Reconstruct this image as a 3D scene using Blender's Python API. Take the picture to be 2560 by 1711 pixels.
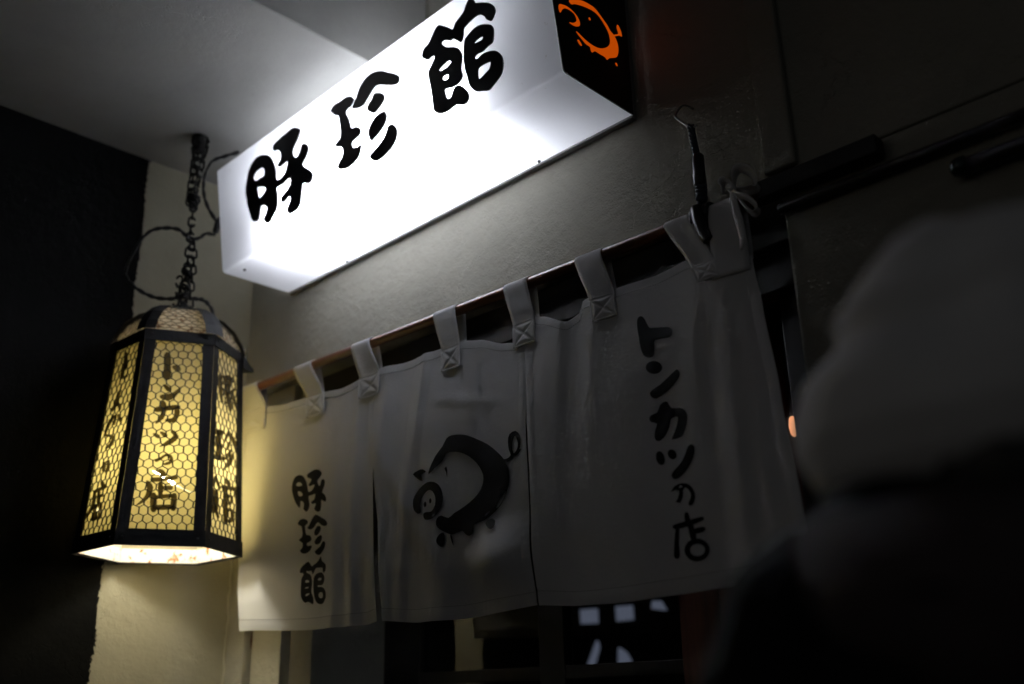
import bpy, bmesh, math, random
from mathutils import Vector, Matrix, Quaternion, geometry, noise
from math import sin, cos, pi, radians, hypot, exp

# ------------------------------------------------------------------ scene, camera, world
for o in list(bpy.data.objects):
    bpy.data.objects.remove(o, do_unlink=True)
scene = bpy.context.scene
col = scene.collection
ZO = 2.45          # height of the sign's lower edge above the pavement

cam_data = bpy.data.cameras.new("camera")
cam = bpy.data.objects.new("camera", cam_data)
col.objects.link(cam)
cam_data.sensor_width = 36.0
cam_data.lens = 34.22
cam_data.clip_start = 0.02
cam_data.clip_end = 400.0
right = Vector((0.7105, 0.7033, -0.0239))
down = Vector((-0.2567, 0.2275, -0.9393))
fwd = Vector((-0.6552, 0.6735, 0.3421))
fwd.normalize(); right = (right - fwd * right.dot(fwd)).normalized(); up = right.cross(fwd)
m = Matrix((right, up, -fwd)).transposed().to_4x4()
m.translation = Vector((2.3487, -1.4756, -1.1528 + ZO))
cam.matrix_world = m
cam_data.dof.use_dof = True
cam_data.dof.focus_distance = 2.0
cam_data.dof.aperture_fstop = 1.6
cam_data.dof.aperture_blades = 9
scene.camera = cam

world = bpy.data.worlds.new("World")
scene.world = world
world.use_nodes = True
wn = world.node_tree
bg = wn.nodes["Background"]
sky = wn.nodes.new("ShaderNodeTexSky")
sky.sky_type = 'NISHITA'
sky.sun_disc = False
sky.sun_elevation = radians(16.0)
sky.sun_rotation = radians(210.0)
hs = wn.nodes.new("ShaderNodeHueSaturation")
hs.inputs["Saturation"].default_value = 0.30      # street lamps and cloud wash the colour out
wn.links.new(sky.outputs[0], hs.inputs["Color"])
wn.links.new(hs.outputs[0], bg.inputs[0])
bg.inputs[1].default_value = 0.0046       # night: the street gives only a faint wash

scene.view_settings.view_transform = 'Standard'
scene.view_settings.look = 'None'
scene.view_settings.exposure = 0.22
scene.view_settings.gamma = 1.0
scene.view_settings.use_curve_mapping = False
scene.cycles.max_bounces = 10
scene.cycles.diffuse_bounces = 6
scene.cycles.transmission_bounces = 8
scene.cycles.transparent_max_bounces = 12
scene.cycles.use_denoising = True
scene.cycles.sample_clamp_indirect = 6.0
scene.cycles.caustics_reflective = False
scene.cycles.caustics_refractive = False

rnd = random.Random(7)

# ------------------------------------------------------------------ outlines (metres, on their own planes)
SIGN_PIG=[[[(.2402,.2646),(.2642,.2546),(.2803,.2404),(.2935,.2181),(.3012,.194),(.2999,.1684),(.3166,.1638),(.3343,.1682),(.3475,.1793),(.3564,.1964),(.3447,.1981),(.3273,.1958),(.3171,.1969),(.3092,.2032),(.3117,.2095),(.3246,.2157),(.3276,.227),(.3255,.2384),(.3161,.2465),(.2992,.2515),(.2925,.2597),(.2922,.2662),(.298,.2711),(.3267,.2768),(.3614,.2796),(.3886,.2802),(.4047,.2748),(.4216,.2636),(.4223,.2561),(.4142,.2442),(.3994,.232),(.3845,.2197),(.3817,.2106),(.3871,.2001),(.3978,.1926),(.4065,.1961),(.4163,.2084),(.4257,.2177),(.4368,.215),(.4486,.2059),(.4521,.1953),(.4493,.1863),(.4382,.1748),(.4236,.1626),(.4288,.1524),(.4478,.1366),(.4625,.1197),(.4583,.1065),(.4477,.0987),(.4369,.1014),(.4186,.1102),(.4123,.0986),(.4068,.0808),(.3995,.0616),(.3869,.0523),(.3668,.0497),(.3487,.0508),(.3385,.0582),(.3363,.0671),(.3435,.0766),(.3545,.0846),(.3563,.094),(.3513,.099),(.3355,.0939),(.3234,.0919),(.314,.0989),(.3122,.1068),(.3207,.1118),(.3383,.1173),(.3546,.1262),(.3637,.1379),(.3589,.148),(.3453,.1473),(.3244,.1432),(.304,.145),(.2982,.14),(.2988,.116),(.2967,.0983),(.2918,.0857),(.2748,.0735),(.256,.0619),(.2437,.0626),(.2323,.0705),(.2258,.0822),(.2343,.0884),(.2427,.0999),(.2432,.1101),(.2325,.1187),(.2202,.1208),(.2126,.1111),(.2064,.0945),(.1983,.0869),(.1822,.089),(.1688,.0998),(.1615,.1173),(.1519,.1485),(.1461,.1808),(.1463,.2002),(.1567,.2264),(.1704,.2491),(.1925,.2639),(.217,.2689)],[(.1921,.2102),(.1932,.2205),(.2051,.2286),(.2342,.2285),(.2439,.2182),(.2445,.2084),(.2366,.202),(.2188,.2038),(.2023,.2029)],[(.2051,.1794),(.2107,.1804),(.24,.169),(.2462,.1602),(.2383,.1538),(.2178,.1474),(.2093,.1523),(.2067,.1681)]]]
SIGN_RARE=[[[(.558,.2541),(.5745,.2626),(.6,.2608),(.621,.2618),(.6409,.2559),(.6487,.2489),(.654,.2406),(.6417,.2297),(.6283,.229),(.6189,.2245),(.6184,.2168),(.6252,.206),(.63,.1882),(.6338,.1733),(.6406,.17),(.652,.1684),(.6637,.1598),(.6686,.1481),(.6596,.1405),(.6419,.1377),(.6312,.1336),(.6302,.1264),(.6377,.1178),(.6502,.115),(.6645,.1152),(.6667,.1108),(.6609,.1),(.6522,.0885),(.6339,.0809),(.6073,.0775),(.5788,.0843),(.5679,.0916),(.5665,.099),(.5759,.1067),(.5892,.1167),(.5932,.1285),(.5907,.1383),(.5839,.1431),(.5711,.1486),(.5641,.1565),(.5712,.1603),(.584,.1655),(.5908,.1762),(.5911,.1957),(.5899,.2199),(.5864,.2277),(.5724,.2357),(.563,.2459)]],[[(.6435,.222),(.6474,.227),(.6586,.2384),(.6663,.2456),(.6794,.2608),(.7012,.2728),(.7244,.2761),(.7463,.2727),(.7697,.2629),(.7894,.2491),(.809,.2367),(.8231,.2242),(.8266,.2159),(.822,.2079),(.8113,.2074),(.7973,.2119),(.7722,.2243),(.7517,.2344),(.7381,.2358),(.7234,.2303),(.7079,.2203),(.6924,.2112),(.6837,.2103),(.6668,.2119)]],[[(.7016,.1964),(.7067,.2026),(.7205,.2106),(.7302,.2194),(.7384,.219),(.7565,.2105),(.7658,.1999),(.7657,.1896),(.7549,.1814),(.7374,.1743),(.7246,.1716),(.7057,.1859)]],[[(.6955,.1306),(.6992,.1404),(.7089,.1493),(.721,.1562),(.7356,.1619),(.7587,.1605),(.7669,.1524),(.7688,.1432),(.7622,.1294),(.74,.1168),(.7227,.1112),(.7069,.1072),(.7007,.1123)]],[[(.7697,.1167),(.783,.1164),(.7925,.1085),(.7998,.0961),(.7985,.0821),(.7908,.0708),(.776,.0606),(.7549,.0531),(.7328,.0494),(.7152,.0502),(.7038,.0568),(.6942,.0673),(.698,.0741),(.7184,.0814),(.7384,.0877),(.7563,.0986),(.7644,.108)]]]
SIGN_HALL=[[[(1.0788,.287),(1.0927,.2754),(1.0952,.2683),(1.1141,.2592),(1.1335,.2472),(1.1454,.2341),(1.1494,.2208),(1.1437,.2109),(1.1332,.204),(1.1207,.2137),(1.1163,.2229),(1.1051,.234),(1.0912,.2374),(1.0738,.2354),(1.0532,.2293),(1.0496,.2198),(1.046,.2084),(1.0376,.2024),(1.0288,.2098),(1.0157,.2219),(1.0068,.2221),(.9929,.2307),(.9817,.2332),(.9785,.2291),(.9848,.22),(.9926,.2128),(1.0137,.2019),(1.0271,.1917),(1.0348,.1783),(1.0362,.1644),(1.0314,.1499),(1.0291,.136),(1.0317,.1264),(1.026,.117),(1.0139,.1116),(.9941,.1127),(.9747,.1181),(.9709,.1133),(.9738,.0969),(.9792,.091),(.9882,.092),(.9949,.102),(1.0021,.1079),(1.0145,.1076),(1.0285,.0953),(1.0385,.0814),(1.0413,.069),(1.0359,.0587),(1.021,.0573),(1.0017,.0675),(.9915,.0662),(.9711,.0644),(.9489,.0692),(.9348,.078),(.9276,.0899),(.9283,.1105),(.9274,.1377),(.9252,.1657),(.9239,.178),(.9286,.1873),(.9392,.1957),(.9495,.206),(.9505,.2123),(.9422,.2146),(.9288,.2135),(.9157,.224),(.9111,.2322),(.9191,.2458),(.9358,.25),(.9513,.2636),(.9635,.2739),(.9758,.2772),(.991,.2671),(1.0069,.2538),(1.018,.2441),(1.0273,.2546),(1.0435,.2612),(1.057,.2674),(1.0664,.2794)],[(.9621,.1708),(.9659,.1747),(.9792,.1777),(.9922,.1789),(.9996,.1742),(.9982,.1692),(.9875,.1659),(.9658,.1662)],[(.9678,.147),(.9723,.1506),(.9847,.1487),(.9886,.1445),(.9856,.1384),(.9766,.138),(.9697,.1423)]],[[(1.0513,.2029),(1.0644,.2083),(1.0823,.213),(1.1013,.2114),(1.1233,.2011),(1.1335,.1923),(1.1374,.1811),(1.1348,.1659),(1.1293,.1541),(1.115,.1523),(1.0978,.1482),(1.0839,.1506),(1.0751,.1486),(1.074,.1421),(1.0796,.1398),(1.0944,.1425),(1.113,.1405),(1.1326,.1327),(1.1444,.1209),(1.1511,.1067),(1.1504,.0891),(1.1433,.0746),(1.1329,.0671),(1.1154,.0594),(1.1007,.0547),(1.0809,.0623),(1.0653,.0687),(1.055,.0791),(1.0475,.0918),(1.0436,.1122),(1.0391,.1367),(1.0395,.159),(1.0454,.1899)],[(1.0778,.1792),(1.0807,.182),(1.0942,.1834),(1.1034,.1814),(1.1022,.1773),(1.0929,.1757),(1.0798,.1768)],[(1.0774,.1123),(1.0831,.1178),(1.0974,.1181),(1.1145,.115),(1.115,.1084),(1.1096,.1001),(1.0985,.0965),(1.0787,.0915),(1.0762,.0982)]]]
EMBLEM=[[[(-.2095,.1837),(-.1994,.1926),(-.1845,.2007),(-.1646,.2081),(-.1472,.211),(-.1297,.2119),(-.1175,.2079),(-.1006,.1984),(-.086,.1895),(-.0766,.1797),(-.0642,.1745),(-.055,.1615),(-.0525,.147),(-.0552,.1319),(-.0629,.1193),(-.0859,.1058),(-.0942,.0973),(-.1015,.1004),(-.119,.0995),(-.1339,.0986),(-.1431,.0907),(-.1476,.0944),(-.1496,.1009),(-.1628,.1016),(-.1744,.1069),(-.1859,.1121),(-.1915,.1176),(-.1809,.1157),(-.1669,.1118),(-.1477,.1095),(-.1279,.1111),(-.11,.1175),(-.0912,.131),(-.0811,.145),(-.0799,.1583),(-.0837,.172),(-.0942,.1841),(-.1108,.1967),(-.1281,.201),(-.1481,.1987),(-.1706,.193),(-.1903,.1858),(-.2027,.1785)]],[[(-.0651,.1755),(-.0543,.1827),(-.0485,.1887),(-.0526,.2005),(-.0496,.2101),(-.0429,.2057),(-.0374,.1946),(-.0375,.1856),(-.0449,.1846),(-.0625,.1734)]],[[(-.2415,.1562),(-.232,.161),(-.2178,.1647),(-.2014,.1634),(-.1875,.1577),(-.1797,.1495),(-.1793,.1383),(-.1894,.1306),(-.2014,.1274),(-.2119,.1283),(-.2011,.1326),(-.191,.1415),(-.1881,.1488),(-.1946,.1586),(-.2087,.1603),(-.2229,.1571),(-.2328,.1479),(-.2385,.1378),(-.2427,.1433)]],[[(-.1888,.0984),(-.1834,.0985),(-.1761,.0906),(-.1817,.0891),(-.1877,.0943)]],[[(-.1479,.1753),(-.1442,.1758),(-.1429,.1711),(-.1468,.1705)]],[[(-.0667,.1036),(-.0626,.1034),(-.0605,.0982),(-.0648,.0988)]]]
CLOTH_PIG=[[[(.2255,-.6026),(.2395,-.6077),(.2529,-.6185),(.2615,-.6296),(.2677,-.6422),(.2737,-.6543),(.2837,-.6548),(.292,-.6514),(.2977,-.6439),(.2969,-.6398),(.2897,-.6395),(.2819,-.6408),(.2744,-.6396),(.2718,-.6355),(.2772,-.6311),(.2815,-.6255),(.2779,-.6212),(.2662,-.6171),(.2602,-.6118),(.2604,-.607),(.2731,-.6028),(.2869,-.5998),(.2997,-.6007),(.3132,-.606),(.3232,-.6136),(.3221,-.6197),(.3154,-.6259),(.3084,-.631),(.3115,-.6378),(.3183,-.6458),(.3235,-.645),(.3246,-.6369),(.3289,-.6318),(.3359,-.632),(.3429,-.6368),(.3452,-.6444),(.3419,-.6553),(.3367,-.6648),(.3465,-.6715),(.3547,-.6789),(.3586,-.6866),(.3569,-.6919),(.346,-.6888),(.3367,-.6848),(.3375,-.6946),(.3376,-.7058),(.3343,-.7119),(.3258,-.713),(.3165,-.7094),(.3084,-.7031),(.311,-.6978),(.3132,-.69),(.3061,-.6894),(.2981,-.6892),(.2921,-.6852),(.2941,-.6819),(.3042,-.6788),(.3058,-.6734),(.306,-.6646),(.2929,-.6657),(.2795,-.6656),(.2777,-.6701),(.2822,-.6801),(.2858,-.69),(.2838,-.699),(.2777,-.7048),(.2714,-.7044),(.2633,-.6991),(.2588,-.6943),(.2604,-.6883),(.258,-.6807),(.2497,-.6747),(.2414,-.6745),(.2434,-.6847),(.2409,-.6906),(.2293,-.6826),(.2155,-.669),(.2034,-.6511),(.1962,-.635),(.1957,-.6198),(.2004,-.6075),(.2105,-.6022)],[(.2145,-.6288),(.2161,-.6231),(.224,-.6212),(.2339,-.6245),(.2408,-.631),(.2358,-.6333),(.2226,-.6319)],[(.2251,-.6481),(.2292,-.6458),(.2391,-.6493),(.2478,-.656),(.2469,-.6606),(.2378,-.6607),(.2306,-.657)]]]
CLOTH_RARE=[[[(.241,-.7294),(.2521,-.7224),(.2683,-.7228),(.2842,-.7299),(.2852,-.7362),(.2753,-.741),(.2786,-.7536),(.2842,-.7642),(.2979,-.7674),(.3069,-.7753),(.3039,-.7824),(.2911,-.7846),(.2889,-.7881),(.2936,-.7931),(.3106,-.7937),(.3067,-.8036),(.2944,-.8096),(.28,-.8102),(.2676,-.8066),(.2613,-.7998),(.27,-.7948),(.2696,-.7828),(.2522,-.7738),(.2647,-.767),(.266,-.758),(.2591,-.7403),(.2475,-.7357)]],[[(.2868,-.7463),(.2927,-.7418),(.3013,-.7292),(.3117,-.72),(.3222,-.7202),(.3402,-.7278),(.3622,-.7376),(.3737,-.7474),(.3695,-.7535),(.3566,-.7518),(.343,-.7462),(.3316,-.7394),(.3217,-.7426),(.3149,-.7492),(.3024,-.7532),(.2915,-.751)]],[[(.3188,-.767),(.3178,-.7602),(.3255,-.7507),(.3356,-.7487),(.3455,-.7548),(.3428,-.7634),(.3335,-.7704),(.3246,-.7715)]],[[(.3215,-.7875),(.3247,-.782),(.3342,-.7757),(.3479,-.773),(.3558,-.7784),(.3536,-.787),(.3441,-.7932),(.3301,-.7937)]],[[(.3256,-.8102),(.3378,-.8042),(.35,-.7998),(.3593,-.7921),(.3679,-.7905),(.3737,-.7968),(.3712,-.8081),(.3596,-.817),(.3448,-.8207),(.3328,-.8169)]]]
CLOTH_HALL=[[[(.2664,-.8525),(.2708,-.8441),(.2844,-.8367),(.2996,-.8316),(.3094,-.8378),(.3165,-.8444),(.324,-.8423),(.3412,-.8354),(.3517,-.8256),(.3572,-.8298),(.3617,-.8368),(.3761,-.8434),(.383,-.8513),(.3814,-.8612),(.3755,-.8656),(.369,-.8621),(.3657,-.8531),(.353,-.8514),(.3351,-.8507),(.3282,-.8587),(.3223,-.8636),(.3163,-.8553),(.3073,-.8552),(.2955,-.854),(.2999,-.8588),(.3134,-.8645),(.3209,-.8768),(.322,-.8899),(.3206,-.9055),(.3291,-.9191),(.3312,-.932),(.3263,-.9345),(.3158,-.9294),(.3067,-.9272),(.2978,-.9291),(.287,-.9228),(.2784,-.912),(.2756,-.8929),(.2752,-.8739),(.2796,-.8656),(.2845,-.8617),(.2814,-.857),(.2707,-.8559)],[(.2927,-.88),(.2975,-.8753),(.308,-.877),(.3097,-.8815),(.2994,-.882)],[(.2939,-.8931),(.308,-.8922),(.307,-.895),(.2967,-.8955)],[(.2965,-.9107),(.3041,-.9077),(.3144,-.9086),(.307,-.9123),(.2993,-.9135)]],[[(.3283,-.8732),(.3365,-.8653),(.3514,-.8625),(.3668,-.8654),(.3774,-.8736),(.3794,-.8838),(.3738,-.8917),(.3614,-.8935),(.3463,-.8921),(.3465,-.8957),(.3592,-.8972),(.3769,-.9012),(.3886,-.9114),(.3893,-.924),(.3788,-.9344),(.3628,-.9373),(.3464,-.9332),(.3356,-.921),(.3294,-.9034),(.3277,-.8875)],[(.3453,-.8791),(.35,-.8753),(.3601,-.8762),(.363,-.8801),(.3531,-.882)],[(.3729,-.9173),(.3716,-.9208),(.3677,-.923),(.3621,-.9235),(.3564,-.9221),(.3521,-.9191),(.3504,-.9155),(.3517,-.912),(.3557,-.9098),(.3613,-.9093),(.367,-.9107),(.3712,-.9137)]]]
BRUSH_PIG=[[[(.7538,-.6932),(.7557,-.6806),(.7727,-.6563),(.792,-.6369),(.803,-.6202),(.8193,-.6171),(.8442,-.6204),(.869,-.6271),(.8976,-.6405),(.9297,-.6579),(.9572,-.6783),(.9765,-.6953),(.9898,-.7124),(.9965,-.7347),(.9961,-.7528),(.9891,-.7725),(.9748,-.7909),(.9529,-.8058),(.9271,-.8164),(.8989,-.8216),(.8971,-.837),(.8857,-.8433),(.8723,-.8377),(.8625,-.8299),(.847,-.8319),(.8312,-.8338),(.8132,-.8262),(.7989,-.819),(.7884,-.8082),(.79,-.7949),(.802,-.7903),(.8224,-.798),(.8381,-.7895),(.8693,-.7792),(.896,-.7673),(.9146,-.7502),(.9208,-.7298),(.9151,-.7127),(.9008,-.6938),(.8762,-.6741),(.8473,-.6603),(.8225,-.6548),(.8061,-.6554),(.795,-.6719),(.7749,-.6826)],[(.9584,-.7962),(.9674,-.7821),(.9782,-.7734),(.9883,-.7659),(.9819,-.7791),(.9675,-.7945)],[(.9263,-.8072),(.9326,-.8016),(.9407,-.7996),(.9389,-.8032),(.93,-.809)],[(.9709,-.7644),(.9774,-.7597),(.9803,-.7617),(.9745,-.7671)]],[[(.9792,-.7054),(.9956,-.7069),(1.0092,-.6982),(1.0053,-.6841),(1.0051,-.6676),(1.0087,-.6589),(1.0109,-.6576),(1.0145,-.6602),(1.0205,-.6743),(1.0183,-.6862),(1.0109,-.6932),(1.0118,-.6966),(1.0163,-.6969),(1.0251,-.6894),(1.0285,-.6758),(1.0256,-.6587),(1.012,-.646),(.9946,-.6499),(.9911,-.6641),(.9952,-.6833),(1.0007,-.695),(.9908,-.7),(.9778,-.6994),(.9745,-.7021)]],[[(1.0115,-.6981),(1.0226,-.6969),(1.0299,-.6887),(1.0297,-.6872),(1.0277,-.6869),(1.0175,-.6914),(1.0085,-.6927),(1.0067,-.6958)]],[[(.6975,-.6836),(.7101,-.677),(.7275,-.6765),(.7433,-.6857),(.7242,-.6881),(.732,-.7038),(.7164,-.6983)]],[[(.7242,-.7755),(.7107,-.7658),(.7045,-.7507),(.7063,-.734),(.7225,-.7194),(.7433,-.7114),(.7645,-.7112),(.7838,-.718),(.7971,-.7314),(.8044,-.7519),(.802,-.7707),(.7896,-.7853),(.7735,-.794),(.7568,-.7939),(.7461,-.7875),(.7434,-.7774),(.756,-.7764),(.7727,-.7774),(.7825,-.7651),(.7816,-.7484),(.7724,-.7344),(.7594,-.7287),(.7449,-.7329),(.7329,-.7437),(.7297,-.7601),(.7339,-.7733)]],[[(.753,-.7593),(.7525,-.7623),(.7507,-.7643),(.7482,-.7648),(.7456,-.7636),(.7436,-.761),(.7427,-.7578),(.7432,-.7548),(.745,-.7528),(.7475,-.7524),(.7501,-.7536),(.7521,-.7561)]],[[(.7707,-.7545),(.7703,-.7572),(.7689,-.759),(.7668,-.7595),(.7646,-.7584),(.763,-.7561),(.7623,-.7532),(.7627,-.7505),(.7641,-.7487),(.7661,-.7482),(.7683,-.7493),(.77,-.7516)]],[[(.8046,-.6892),(.8092,-.6852),(.8132,-.6949),(.8133,-.7095),(.8092,-.6971)]],[[(.7921,-.8409),(.7992,-.8298),(.8112,-.8273),(.8143,-.8423),(.8097,-.8576),(.7975,-.8509)]],[[(.8293,-.8346),(.8344,-.8369),(.8401,-.8586),(.8334,-.8473)]],[[(.9327,-.8236),(.9419,-.8171),(.9548,-.8176),(.962,-.825),(.9613,-.835),(.9529,-.8385),(.9419,-.8338)]]]
KATA_A=[[[(1.3236,-.491),(1.3278,-.4854),(1.3349,-.4868),(1.342,-.4956),(1.351,-.5138),(1.3609,-.5178),(1.3923,-.5252),(1.4009,-.5324),(1.402,-.5405),(1.3957,-.5465),(1.3645,-.5437),(1.3627,-.5554),(1.3617,-.5707),(1.3561,-.5757),(1.3472,-.574),(1.3373,-.5658),(1.3315,-.5503),(1.3276,-.528),(1.3236,-.5054)]],[[(1.3783,-.6014),(1.3757,-.6071),(1.3691,-.61),(1.3602,-.6095),(1.3513,-.6055),(1.3448,-.5992),(1.3425,-.5922),(1.345,-.5864),(1.3518,-.5835),(1.3608,-.5841),(1.3697,-.5882),(1.3761,-.5945)]],[[(1.3494,-.6446),(1.3545,-.6391),(1.3721,-.6325),(1.3916,-.6215),(1.408,-.6124),(1.4144,-.6182),(1.414,-.6279),(1.4003,-.641),(1.381,-.652),(1.3626,-.6572),(1.3531,-.6521)]],[[(1.3468,-.6917),(1.3509,-.686),(1.3635,-.6831),(1.3697,-.6715),(1.3775,-.667),(1.386,-.6683),(1.3938,-.6814),(1.4113,-.6848),(1.4237,-.6932),(1.4281,-.7052),(1.4248,-.7201),(1.4176,-.7342),(1.4101,-.7382),(1.3916,-.7392),(1.3969,-.7285),(1.4042,-.7143),(1.4067,-.7014),(1.3994,-.6998),(1.3919,-.7021),(1.3874,-.7155),(1.3793,-.7281),(1.3695,-.7356),(1.361,-.7358),(1.3562,-.729),(1.3576,-.7157),(1.3626,-.7039),(1.3504,-.6989)]]]
KATA_B=[[[(1.3748,-.7674),(1.3753,-.7739),(1.3733,-.7787),(1.3694,-.7806),(1.3647,-.7791),(1.3603,-.7745),(1.3576,-.768),(1.3571,-.7615),(1.3591,-.7566),(1.363,-.7546),(1.3678,-.7562),(1.3721,-.7609)]],[[(1.3986,-.7631),(1.4001,-.768),(1.3991,-.7721),(1.3959,-.7745),(1.3914,-.7744),(1.3867,-.7719),(1.3832,-.7676),(1.3817,-.7627),(1.3827,-.7585),(1.3859,-.7562),(1.3904,-.7563),(1.3951,-.7588)]],[[(1.3874,-.8016),(1.3948,-.7932),(1.409,-.7828),(1.4195,-.7686),(1.425,-.7583),(1.4328,-.7557),(1.439,-.761),(1.4381,-.7721),(1.4294,-.7881),(1.4151,-.8015),(1.4012,-.8087),(1.3925,-.8093)]],[[(1.4009,-.8247),(1.4001,-.8353),(1.3972,-.8431),(1.3918,-.8486),(1.391,-.8481),(1.3893,-.8414),(1.3914,-.8339),(1.3976,-.8277),(1.4077,-.8257),(1.4178,-.8295),(1.4237,-.8382),(1.4234,-.8463),(1.4183,-.854),(1.4203,-.8594),(1.4265,-.8582),(1.4323,-.8489),(1.4321,-.8368),(1.4231,-.8244),(1.4077,-.8187),(1.3927,-.8212),(1.3835,-.83),(1.381,-.8408),(1.3846,-.8513),(1.3957,-.855),(1.4048,-.8471),(1.4083,-.8371),(1.4084,-.8256),(1.4047,-.822)]],[[(1.4082,-.8725),(1.4087,-.885),(1.4136,-.8964),(1.4158,-.913),(1.4229,-.9179),(1.4283,-.9122),(1.425,-.8948),(1.4194,-.8834),(1.4167,-.8723),(1.412,-.8689)]],[[(1.3881,-.8941),(1.4157,-.8926),(1.4434,-.8877),(1.4465,-.8837),(1.4415,-.8808),(1.4135,-.8835),(1.3864,-.8861),(1.3824,-.8905)]],[[(1.3878,-.8944),(1.3832,-.9169),(1.3801,-.9381),(1.3855,-.9432),(1.3916,-.9391),(1.392,-.9181),(1.3952,-.8957),(1.392,-.892)]],[[(1.4285,-.907),(1.444,-.9055),(1.448,-.901),(1.4425,-.8974),(1.4269,-.8985),(1.4227,-.9032)]],[[(1.4522,-.9364),(1.4478,-.9451),(1.438,-.9508),(1.4253,-.9519),(1.413,-.9481),(1.4046,-.9403),(1.4022,-.9306),(1.4067,-.9217),(1.4167,-.916),(1.4296,-.9151),(1.4418,-.9191),(1.45,-.9269)],[(1.4433,-.9353),(1.4407,-.9401),(1.4347,-.9431),(1.427,-.9436),(1.4196,-.9414),(1.4144,-.9371),(1.4129,-.9318),(1.4156,-.927),(1.4216,-.924),(1.4294,-.9236),(1.4368,-.9258),(1.4419,-.9301)]]]
LAN_FRONT=[[[(-.0351,.4763),(-.0324,.4471),(-.0319,.4194),(-.022,.4093),(-.0133,.4201),(-.0158,.4482),(-.0184,.4779),(-.0277,.4866)]],[[(-.013,.4492),(-.0027,.4525),(.0054,.4503),(.0089,.4402),(.0015,.4336),(-.0082,.4402)]],[[(-.0288,.3934),(-.0185,.3808),(-.0102,.3822),(-.0117,.3915),(-.0256,.3985),(-.0295,.3979)]],[[(-.03,.3596),(-.0152,.3561),(.0022,.3663),(.0151,.3941),(.0149,.3961),(.0131,.3959),(-.0065,.3773),(-.019,.3736),(-.0301,.371),(-.0352,.3655)]],[[(-.0368,.3242),(-.0131,.3301),(.0121,.3346),(.0168,.3422),(.0098,.3476),(-.0158,.3424),(-.0397,.3352),(-.0432,.3283)]],[[(-.0324,.3471),(-.0284,.3288),(-.0298,.3141),(-.0383,.2982),(-.038,.2942),(-.0344,.2945),(-.0202,.3085),(-.0156,.3284),(-.0183,.3496),(-.0267,.3563)]],[[(.003,.3378),(.0033,.3226),(-.0007,.3114),(-.0133,.3093),(-.0167,.3048),(-.0125,.3008),(.0056,.3008),(.0159,.3192),(.0143,.3382),(.0083,.3443)]],[[(-.04,.2646),(-.0307,.2568),(-.0239,.2591),(-.0264,.2667),(-.0374,.2705),(-.0414,.2691)]],[[(-.0241,.2696),(-.0144,.2606),(-.0071,.2626),(-.0093,.2707),(-.0212,.2754),(-.0254,.2742)]],[[(-.0001,.2734),(.006,.2666),(-.003,.2567),(-.0226,.2383),(-.023,.2364),(-.0213,.2359),(.0049,.2454),(.0198,.265),(.005,.2794),(-.0004,.2793)]],[[(-.0253,.1974),(-.0137,.2057),(-.0064,.2126),(.0022,.2104),(.0031,.2048),(.001,.2006),(-.0087,.1955),(-.0101,.1921),(-.0068,.1904),(.0055,.1937),(.0122,.2037),(.0064,.217),(-.0081,.219),(-.0172,.2112),(-.0293,.2045),(-.0305,.1989)]],[[(-.0196,.1712),(-.0123,.1622),(-.0025,.1627),(-.0035,.1734),(-.0127,.18),(-.0204,.1796)]],[[(-.0307,.1478),(-.0047,.1509),(.0226,.1566),(.0258,.162),(.0207,.1657),(-.0064,.1605),(-.0322,.1585),(-.0364,.1526)]],[[(-.046,.1431),(-.042,.1338),(-.0437,.1153),(-.0521,.1016),(-.0617,.091),(-.0619,.0892),(-.0602,.0889),(-.0472,.0961),(-.0337,.1099),(-.0272,.1345),(-.0379,.1487),(-.0448,.1504)]],[[(-.0178,.143),(-.0154,.1176),(-.0095,.112),(-.0046,.1181),(-.0069,.1435),(-.0129,.1491)]],[[(-.0069,.1295),(.0131,.1296),(.0176,.1352),(.0122,.1403),(-.0077,.1386),(-.0115,.1338)]],[[(-.0324,.1142),(-.0292,.0812),(-.0214,.0738),(-.015,.0817),(-.0182,.1148),(-.026,.1222)]],[[(.0156,.1168),(.0153,.0861),(.0221,.0786),(.0288,.0854),(.0281,.1162),(.0218,.1232)]],[[(-.0179,.1063),(.0189,.1118),(.0223,.117),(.0172,.1209),(-.0196,.1152),(-.0229,.1101)]],[[(-.0181,.0795),(.02,.0825),(.0248,.0887),(.0186,.0942),(-.0196,.0916),(-.0245,.0851)]]]
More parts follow.
